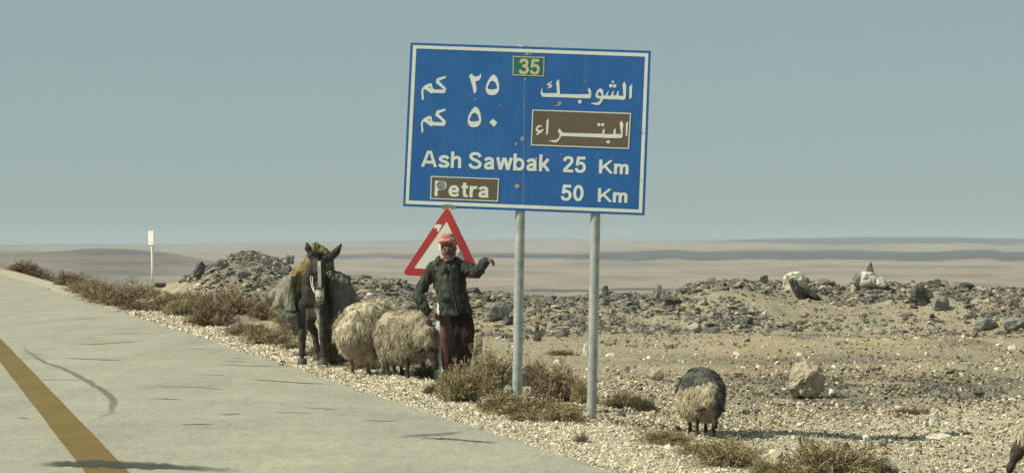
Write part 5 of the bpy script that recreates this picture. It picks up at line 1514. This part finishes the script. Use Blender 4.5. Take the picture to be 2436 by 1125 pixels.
    # saddlebags
    lb = grow('saddlebag', [('l', [(-0.26, 0.25, 1.22, 0.05, 0.20), (-0.33, 0.22, 1.12, 0.10, 0.28), (-0.385, 0.20, 0.95, 0.14, 0.32), (-0.385, 0.20, 0.80, 0.155, 0.33), (-0.345, 0.20, 0.67, 0.135, 0.30), (-0.30, 0.20, 0.57, 0.10, 0.25), (-0.285, 0.20, 0.535, 0.06, 0.18)], 'z'), ('e', (-0.49, 0.25, 0.95), (0.12, 0.24, 0.15), (0, 0.5, 0))], 0.016, 2, lambda co: folds(0.045, 8, 4, 2.2, 8)(co) + folds(0.034, 19, 19, 2.5, 9)(co))
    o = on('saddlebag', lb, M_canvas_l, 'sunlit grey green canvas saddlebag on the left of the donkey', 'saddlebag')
    fl = grow('flap', [('l', [(-0.30, -0.055, 1.10, 0.022, 0.02), (-0.305, -0.10, 0.98, 0.05, 0.02), (-0.30, -0.125, 0.82, 0.065, 0.025), (-0.285, -0.115, 0.72, 0.07, 0.02)], 'z')], 0.012, 2, folds(0.015, 9, 9, 4, 3))
    link('flap', fl, M_canvas_l, o)
    pk = grow('pocket', [('l', [(-0.27, -0.085, 0.705, 0.085, 0.03), (-0.275, -0.095, 0.64, 0.09, 0.05), (-0.265, -0.06, 0.56, 0.075, 0.05)], 'z')], 0.012, 2, folds(0.01, 9, 9, 4, 3))
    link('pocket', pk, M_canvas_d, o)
    rb = grow('saddlebag', [('l', [(0.24, 0.22, 1.24, 0.06, 0.20), (0.335, 0.20, 1.15, 0.13, 0.28), (0.40, 0.18, 0.99, 0.155, 0.33), (0.41, 0.18, 0.83, 0.155, 0.33), (0.365, 0.18, 0.66, 0.135, 0.30), (0.30, 0.18, 0.53, 0.09, 0.22), (0.265, 0.18, 0.465, 0.04, 0.12)], 'z')], 0.016, 2, lambda co: folds(0.04, 7, 4, 2.2, 15)(co) + folds(0.034, 19, 19, 2.5, 16)(co))
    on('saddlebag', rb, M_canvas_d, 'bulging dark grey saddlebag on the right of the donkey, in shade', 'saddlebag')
build_donkey()

# ------------------------------------------------------------------ the man
M_skin = mat_noise('weathered_skin', [(0.3, (0.115, 0.068, 0.043)), (0.7, (0.205, 0.130, 0.086))], 14, 0.65, 0.3, 0.25, 0.004, bscale=50)
M_beard = mat_tone('grey_beard', [(0, (0.07, 0.06, 0.052)), (1, (0.34, 0.31, 0.28))], 0.9, 0.1)
M_jacket = mat_noise('faded_dark_green_jacket', [(0.28, (0.020, 0.026, 0.021)), (0.5, (0.040, 0.048, 0.038)), (0.72, (0.078, 0.088, 0.070))], 6, 0.85, 0.15, 0.6, 0.02, bscale=14)
M_jpanel = mat_noise('sun_tinted_jacket_green', [(0.28, (0.034, 0.042, 0.033)), (0.5, (0.062, 0.072, 0.056)), (0.72, (0.115, 0.125, 0.098))], 8, 0.85, 0.15, 0.7, 0.02, bscale=16)  # lighter copy of the jacket green, sunlight painted into the front
M_jdark = mat_noise('dark_jacket_cloth', [(0.3, (0.013, 0.016, 0.014)), (0.7, (0.028, 0.032, 0.028))], 8, 0.9, 0.1)  # darker cloth on the right front half and pocket flap
M_robe = mat_noise('maroon_brown_robe', [(0.3, (0.013, 0.0105, 0.010)), (0.5, (0.024, 0.018, 0.0165)), (0.7, (0.042, 0.027, 0.024))], 5, 0.95, 0.08, 0.6, 0.02, bscale=10, stretch=(1, 1, 0.25))
M_robe_lit = mat_noise('sunlit_red_brown_cloth', [(0.3, (0.095, 0.044, 0.034)), (0.7, (0.155, 0.076, 0.058))], 6, 0.95, 0.08, 0.4, 0.02, stretch=(1, 1, 0.25))  # lighter copy of the robe, sunlight painted into its side fold
M_shoe = mat_noise('black_shoe_leather', [(0.3, (0.012, 0.011, 0.010)), (0.7, (0.03, 0.028, 0.025))], 10, 0.5, 0.4)
M_zip = mat_noise('dull_zip', [(0.3, (0.05, 0.05, 0.045)), (0.7, (0.13, 0.13, 0.115))], 40, 0.5, 0.4)
def keff(name, fr):
    m, t, b = new_mat(name, 0.92, 0.08)
    tc = t.nodes.new('ShaderNodeTexCoord')
    nz = t.nodes.new('ShaderNodeTexNoise'); nz.inputs['Scale'].default_value = 12
    t.links.new(tc.outputs['Object'], nz.inputs['Vector'])
    add_ = t.nodes.new('ShaderNodeMixRGB'); add_.blend_type = 'ADD'; add_.inputs['Fac'].default_value = 0.05
    t.links.new(tc.outputs['Object'], add_.inputs['Color1']); t.links.new(nz.outputs['Color'], add_.inputs['Color2'])
    v = t.nodes.new('ShaderNodeTexVoronoi'); v.inputs['Scale'].default_value = 75
    t.links.new(add_.outputs[0], v.inputs['Vector'])
    r = ramp(t, v.outputs['Distance'], [(fr - 0.2, (0.36, 0.085, 0.080)), (fr + 0.12, (0.60, 0.42, 0.39))])
    t.links.new(r.outputs[0], b.inputs['Base Color'])
    return m
M_kef = keff('red_checked_headscarf', 0.66)
M_kefw = mat_noise('white_scarf_cloth', [(0.3, (0.50, 0.47, 0.43)), (0.7, (0.66, 0.63, 0.58))], 20, 0.92, 0.08)

def build_man():
    Y = 29.0
    O = P(1085, 889, Y)
    root = empty('person', O, (0, 0, 0))
    tag(root, 'man in red headscarf and dark green jacket, leaning, one arm held out', 'person')
    hx, hz = -0.098, 1.595           # head centre
    head = [('e', (hx, 0.01, hz + 0.03), (0.078, 0.098, 0.105)), ('e', (hx, -0.035, hz - 0.055), (0.060, 0.062, 0.085)),
            ('e', (hx, -0.055, hz - 0.115), (0.034, 0.035, 0.030)),
            ('t', [(hx, -0.098, hz + 0.025, 0.010), (hx, -0.118, hz - 0.015, 0.015), (hx, -0.110, hz - 0.028, 0.016)]),
            ('t', [(hx - 0.05, -0.080, hz + 0.030, 0.012), (hx, -0.096, hz + 0.034, 0.011), (hx + 0.05, -0.080, hz + 0.030, 0.012)]),
            ('t', [(hx - 0.022, -0.093, hz - 0.062, 0.010), (hx, -0.098, hz - 0.064, 0.011), (hx + 0.022, -0.093, hz - 0.062, 0.010)]),
            ('e', (hx - 0.046, -0.075, hz - 0.03), (0.022, 0.020, 0.018)), ('e', (hx + 0.046, -0.075, hz - 0.03), (0.022, 0.020, 0.018)),
            ('e', (hx - 0.08, 0.015, hz - 0.005), (0.014, 0.028, 0.035)), ('e', (hx + 0.08, 0.015, hz - 0.005), (0.014, 0.028, 0.035)),
            ('t', [(hx, 0.02, hz - 0.06, 0.058), (hx + 0.005, 0.03, 1.40, 0.060)])]
    torso = [('l', [(-0.09, 0.03, 1.42, 0.07, 0.06), (-0.10, 0.03, 1.36, 0.17, 0.085), (-0.10, 0.03, 1.20, 0.165, 0.10), (-0.06, 0.03, 1.02, 0.14, 0.095), (-0.01, 0.03, 0.88, 0.15, 0.10), (0.0, 0.03, 0.78, 0.14, 0.10)], 'z'),
             ('t', [(-0.06, 0.03, 0.82, 0.095), (-0.085, 0.0, 0.46, 0.062), (-0.105, 0.02, 0.10, 0.042), (-0.11, -0.01, 0.05, 0.04), (-0.12, -0.11, 0.03, 0.032)]),
             ('t', [(0.07, 0.02, 0.82, 0.095), (0.135, -0.10, 0.47, 0.062), (0.12, -0.02, 0.10, 0.042), (0.12, -0.05, 0.05, 0.04), (0.135, -0.15, 0.03, 0.032)])]
    armL = [('t', [(-0.27, 0.03, 1.33, 0.068), (-0.37, 0.03, 1.17, 0.052), (-0.475, 0.0, 1.00, 0.043), (-0.41, -0.08, 0.88, 0.040), (-0.335, -0.13, 0.775, 0.028)])]
    armR = [('t', [(0.09, 0.02, 1.335, 0.066), (0.17, -0.05, 1.30, 0.052), (0.250, -0.12, 1.275, 0.044), (0.315, -0.18, 1.345, 0.038), (0.370, -0.22, 1.412, 0.027)])]
    def hand(w, fd, up, side, curl, spread=1.0):
        """palm from wrist w along fd; fingers bend towards -up"""
        w, fd, up = Vector(w), Vector(fd).normalized(), Vector(up).normalized()
        sd = fd.cross(up).normalized() * side
        out = [('t', [(*w, 0.026), (*(w + fd * 0.035), 0.029), (*(w + fd * 0.07), 0.026)])]
        for off in (-0.022, 0.022):
            a = w + fd * 0.02 + sd * off * 0.6; b = w + fd * 0.080 + sd * off
            out.append(('t', [(*a, 0.020), (*b, 0.0165)]))
        for k, (o_, l) in enumerate(((-0.033, 0.070), (-0.011, 0.080), (0.011, 0.076), (0.032, 0.060))):
            o_ *= spread
            a = w + fd * 0.072 + sd * o_ * 0.9
            b = a + (fd * math.cos(curl) - up * math.sin(curl)) * l * 0.45 + sd * o_ * 0.15
            c = b + (fd * math.cos(curl * 1.9) - up * math.sin(curl * 1.9)) * l * 0.33
            d = c + (fd * math.cos(curl * 2.5) - up * math.sin(curl * 2.5)) * l * 0.25
            out.append(('t', [(*a, 0.0105), (*b, 0.0095), (*c, 0.0088), (*d, 0.0075)]))
        a = w + fd * 0.018 - sd * 0.022; b = w + fd * 0.045 - sd * 0.048 - up * 0.012; c = w + fd * 0.072 - sd * 0.056 - up * 0.024
        out.append(('t', [(*a, 0.015), (*b, 0.012), (*c, 0.0085)]))
        return out
    handR = hand((0.373, -0.224, 1.420), (0.93, -0.30, -0.02), (0.05, -0.2, 1), 1, 0.62)
    handL = hand((-0.325, -0.135, 0.762), (0.86, -0.30, -0.35), (-0.2, -0.6, 0.7), 1, 0.45)
    body = link('body', grow('body', head + torso + armL + armR + handR + handL, 0.0075, 2), M_skin, root)
    for sx in (-0.031, 0.031):
        bm = bmesh.new(); ell_bm(bm, (hx + sx, -0.084, hz + 0.008), (0.013, 0.010, 0.009), seg=10)
        link('eye', from_bm('eye', bm), M_eye, body)
    bsrc = grow('beard', [('t', [(hx - 0.052, -0.055, hz - 0.085, 0.020), (hx - 0.03, -0.080, hz - 0.115, 0.022), (hx, -0.088, hz - 0.130, 0.024), (hx + 0.03, -0.080, hz - 0.115, 0.022), (hx + 0.052, -0.055, hz - 0.085, 0.020)]), ('t', [(hx - 0.034, -0.096, hz - 0.052, 0.009), (hx, -0.110, hz - 0.044, 0.011), (hx + 0.034, -0.096, hz - 0.052, 0.009)])], 0.007, 1)
    a = bsrc.attributes.new('tone', 'FLOAT', 'POINT'); a.data.foreach_set('value', np.full(len(bsrc.vertices), 0.35, np.float32))
    br = link('beard', bsrc, M_beard, body)
    hair('beard_hair', bsrc, 500, 0.028, 0.005, 5, 0.9, M_beard, br)['kind'] = 'stuff'
    # headscarf
    cap = grow('headscarf', [('e', (hx, 0.025, hz + 0.075), (0.110, 0.122, 0.098)), ('t', [(hx - 0.098, -0.02, hz + 0.055, 0.026), (hx - 0.06, -0.088, hz + 0.072, 0.026), (hx, -0.104, hz + 0.078, 0.026), (hx + 0.06, -0.088, hz + 0.072, 0.026), (hx + 0.098, -0.02, hz + 0.055, 0.026), (hx + 0.085, 0.09, hz + 0.045, 0.026), (hx, 0.13, hz + 0.045, 0.026), (hx - 0.085, 0.09, hz + 0.045, 0.026), (hx - 0.098, -0.02, hz + 0.055, 0.026)]),
                             ('t', [(hx - 0.095, -0.02, hz + 0.09, 0.020), (hx - 0.02, -0.098, hz + 0.118, 0.022), (hx + 0.07, -0.07, hz + 0.105, 0.020)]), ('t', [(hx - 0.06, -0.06, hz + 0.14, 0.020), (hx + 0.03, -0.075, hz + 0.148, 0.02), (hx + 0.09, -0.01, hz + 0.12, 0.02)]),
                             ('e', (hx + 0.01, 0.085, hz - 0.03), (0.095, 0.055, 0.13))], 0.011, 2, folds(0.010, 16, 16, 22, 1))
    hs = link('headscarf', cap, M_kef, root)
    dr = grow('white_fold', [('t', [(hx - 0.100, -0.02, hz + 0.045, 0.017), (hx - 0.096, -0.045, hz - 0.02, 0.020), (hx - 0.084, -0.060, hz - 0.085, 0.018), (hx - 0.062, -0.076, hz - 0.135, 0.015)]), ('t', [(hx - 0.108, 0.0, hz + 0.03, 0.015), (hx - 0.108, -0.02, hz - 0.04, 0.018), (hx - 0.09, -0.05, hz - 0.11, 0.018)])], 0.009, 2, folds(0.008, 14, 14, 10, 3))
    link('white_fold', dr, M_kefw, hs)
    ch = grow('chin_wrap', [('t', [(hx - 0.07, -0.05, hz - 0.135, 0.026), (hx - 0.02, -0.078, hz - 0.165, 0.028), (hx + 0.04, -0.072, hz - 0.150, 0.028), (hx + 0.085, -0.03, hz - 0.09, 0.022), (hx + 0.098, 0.0, hz - 0.02, 0.018)])], 0.010, 2, folds(0.010, 14, 14, 14, 4))
    link('chin_wrap', ch, M_kef, hs)
    # jacket
    jk = [('l', [(-0.095, 0.03, 1.425, 0.085, 0.080), (-0.11, 0.03, 1.385, 0.185, 0.105), (-0.115, 0.025, 1.30, 0.215, 0.130), (-0.085, 0.01, 1.15, 0.205, 0.145), (-0.055, 0.005, 1.00, 0.190, 0.145), (-0.020, 0.0, 0.87, 0.195, 0.150), (-0.005, 0.0, 0.775, 0.200, 0.152), (-0.004, 0.0, 0.745, 0.196, 0.150)], 'z'),
          ('t', [(-0.265, 0.03, 1.335, 0.085), (-0.355, 0.03, 1.20, 0.080), (-0.465, 0.01, 1.01, 0.072), (-0.47, -0.02, 0.965, 0.072), (-0.415, -0.085, 0.875, 0.062), (-0.362, -0.115, 0.800, 0.052)]),
          ('t', [(0.075, 0.02, 1.345, 0.085), (0.15, -0.04, 1.31, 0.084), (0.230, -0.10, 1.268, 0.084), (0.272, -0.14, 1.285, 0.077), (0.325, -0.188, 1.350, 0.064), (0.362, -0.214, 1.400, 0.056)])]
    jm = grow('jacket', jk, 0.011, 2, lambda co: folds(0.026, 7, 7, 5, 11)(co) + folds(0.022, 16, 16, 9, 4)(co))
    jo = link('jacket', jm, M_jacket, root)
    col = grow('collar', [('t', [(hx - 0.13, -0.02, 1.385, 0.030), (hx - 0.135, 0.07, 1.435, 0.040), (hx - 0.05, 0.125, 1.46, 0.045), (hx + 0.06, 0.125, 1.46, 0.045), (hx + 0.12, 0.05, 1.425, 0.034), (hx + 0.10, -0.05, 1.385, 0.026), (hx + 0.06, -0.095, 1.33, 0.022)]), ('t', [(hx - 0.15, 0.02, 1.41, 0.035), (hx - 0.17, -0.06, 1.36, 0.040), (hx - 0.12, -0.115, 1.30, 0.028), (hx - 0.06, -0.125, 1.24, 0.018)])], 0.011, 2, folds(0.014, 12, 12, 10, 6))
    link('collar', col, M_jpanel, jo)
    fl = grow('left_panel', [('l', [(-0.175, -0.105, 1.34, 0.045, 0.03), (-0.155, -0.145, 1.20, 0.080, 0.026), (-0.130, -0.168, 1.00, 0.092, 0.026), (-0.105, -0.180, 0.86, 0.105, 0.026), (-0.085, -0.190, 0.755, 0.115, 0.026), (-0.080, -0.190, 0.730, 0.110, 0.020)], 'z')], 0.011, 2, lambda co: folds(0.022, 9, 9, 6, 21)(co))
    link('front_panel', fl, M_jpanel, jo)
    rp = grow('open_front', [('l', [(-0.020, -0.128, 1.34, 0.045, 0.026), (0.000, -0.158, 1.20, 0.070, 0.024), (0.040, -0.172, 1.00, 0.085, 0.024), (0.078, -0.172, 0.86, 0.098, 0.024), (0.095, -0.170, 0.745, 0.100, 0.022)], 'z')], 0.010, 2, lambda co: folds(0.020, 10, 10, 5, 41)(co))
    link('open_front', rp, M_jdark, jo)
    zp = grow('zip', [('t', [(-0.078, -0.168, 1.24, 0.007), (-0.042, -0.192, 1.03, 0.007), (-0.005, -0.202, 0.88, 0.007), (0.026, -0.206, 0.755, 0.007)])], 0.005, 1)
    link('zip', zp, M_zip, jo)
    pf = grow('pocket_flap', [('l', [(-0.118, -0.203, 0.965, 0.055, 0.014), (-0.118, -0.216, 0.925, 0.058, 0.018), (-0.118, -0.212, 0.90, 0.05, 0.012)], 'z')], 0.008, 1, folds(0.006, 14, 14, 14, 2))
    link('pocket_flap', pf, M_jdark, jo)
    for pts in ([(-0.372, -0.11, 0.812, 0.056), (-0.355, -0.122, 0.790, 0.055)], [(0.352, -0.207, 1.385, 0.059), (0.368, -0.219, 1.408, 0.058)]):
        link('cuff', grow('cuff', [('t', pts)], 0.009, 1, folds(0.006, 14, 14, 14, 2)), M_jacket, jo)
    # robe
    rb = grow('robe', [('l', [(-0.01, 0.0, 0.80, 0.180, 0.130), (0.005, -0.01, 0.70, 0.200, 0.140), (0.032, -0.03, 0.52, 0.190, 0.150), (0.034, -0.03, 0.40, 0.178, 0.142), (0.015, -0.01, 0.22, 0.150, 0.125), (-0.008, 0.0, 0.06, 0.130, 0.115), (-0.010, 0.0, 0.03, 0.125, 0.11)], 'z'),
                       ('t', [(0.085, -0.03, 0.72, 0.12), (0.150, -0.12, 0.47, 0.088), (0.130, -0.06, 0.25, 0.074), (0.085, -0.03, 0.07, 0.062)])], 0.013, 2, lambda co: folds(0.034, 8, 8, 1.6, 31)(co) + folds(0.012, 18, 18, 5, 33)(co))
    ro = link('robe', rb, M_robe, root)
    rl = grow('side_fold', [('l', [(-0.165, -0.03, 0.70, 0.028, 0.055), (-0.140, -0.085, 0.62, 0.048, 0.055), (-0.125, -0.10, 0.45, 0.058, 0.055), (-0.125, -0.085, 0.20, 0.058, 0.055), (-0.125, -0.075, 0.05, 0.055, 0.05)], 'z')], 0.011, 2, folds(0.018, 9, 9, 2, 8))
    link('side_fold', rl, M_robe_lit, ro)['label'] = 'red brown fold of the robe, lightened by painted sunlight'
    for sx, sy in ((-0.115, -0.06), (0.105, -0.10)):
        sm = grow('shoe', [('t', [(sx, sy + 0.09, 0.045, 0.045), (sx, sy, 0.045, 0.042), (sx + 0.01, sy - 0.09, 0.038, 0.040), (sx + 0.012, sy - 0.14, 0.032, 0.028)])], 0.009, 1)
        link('shoe', sm, M_shoe, root)
build_man()
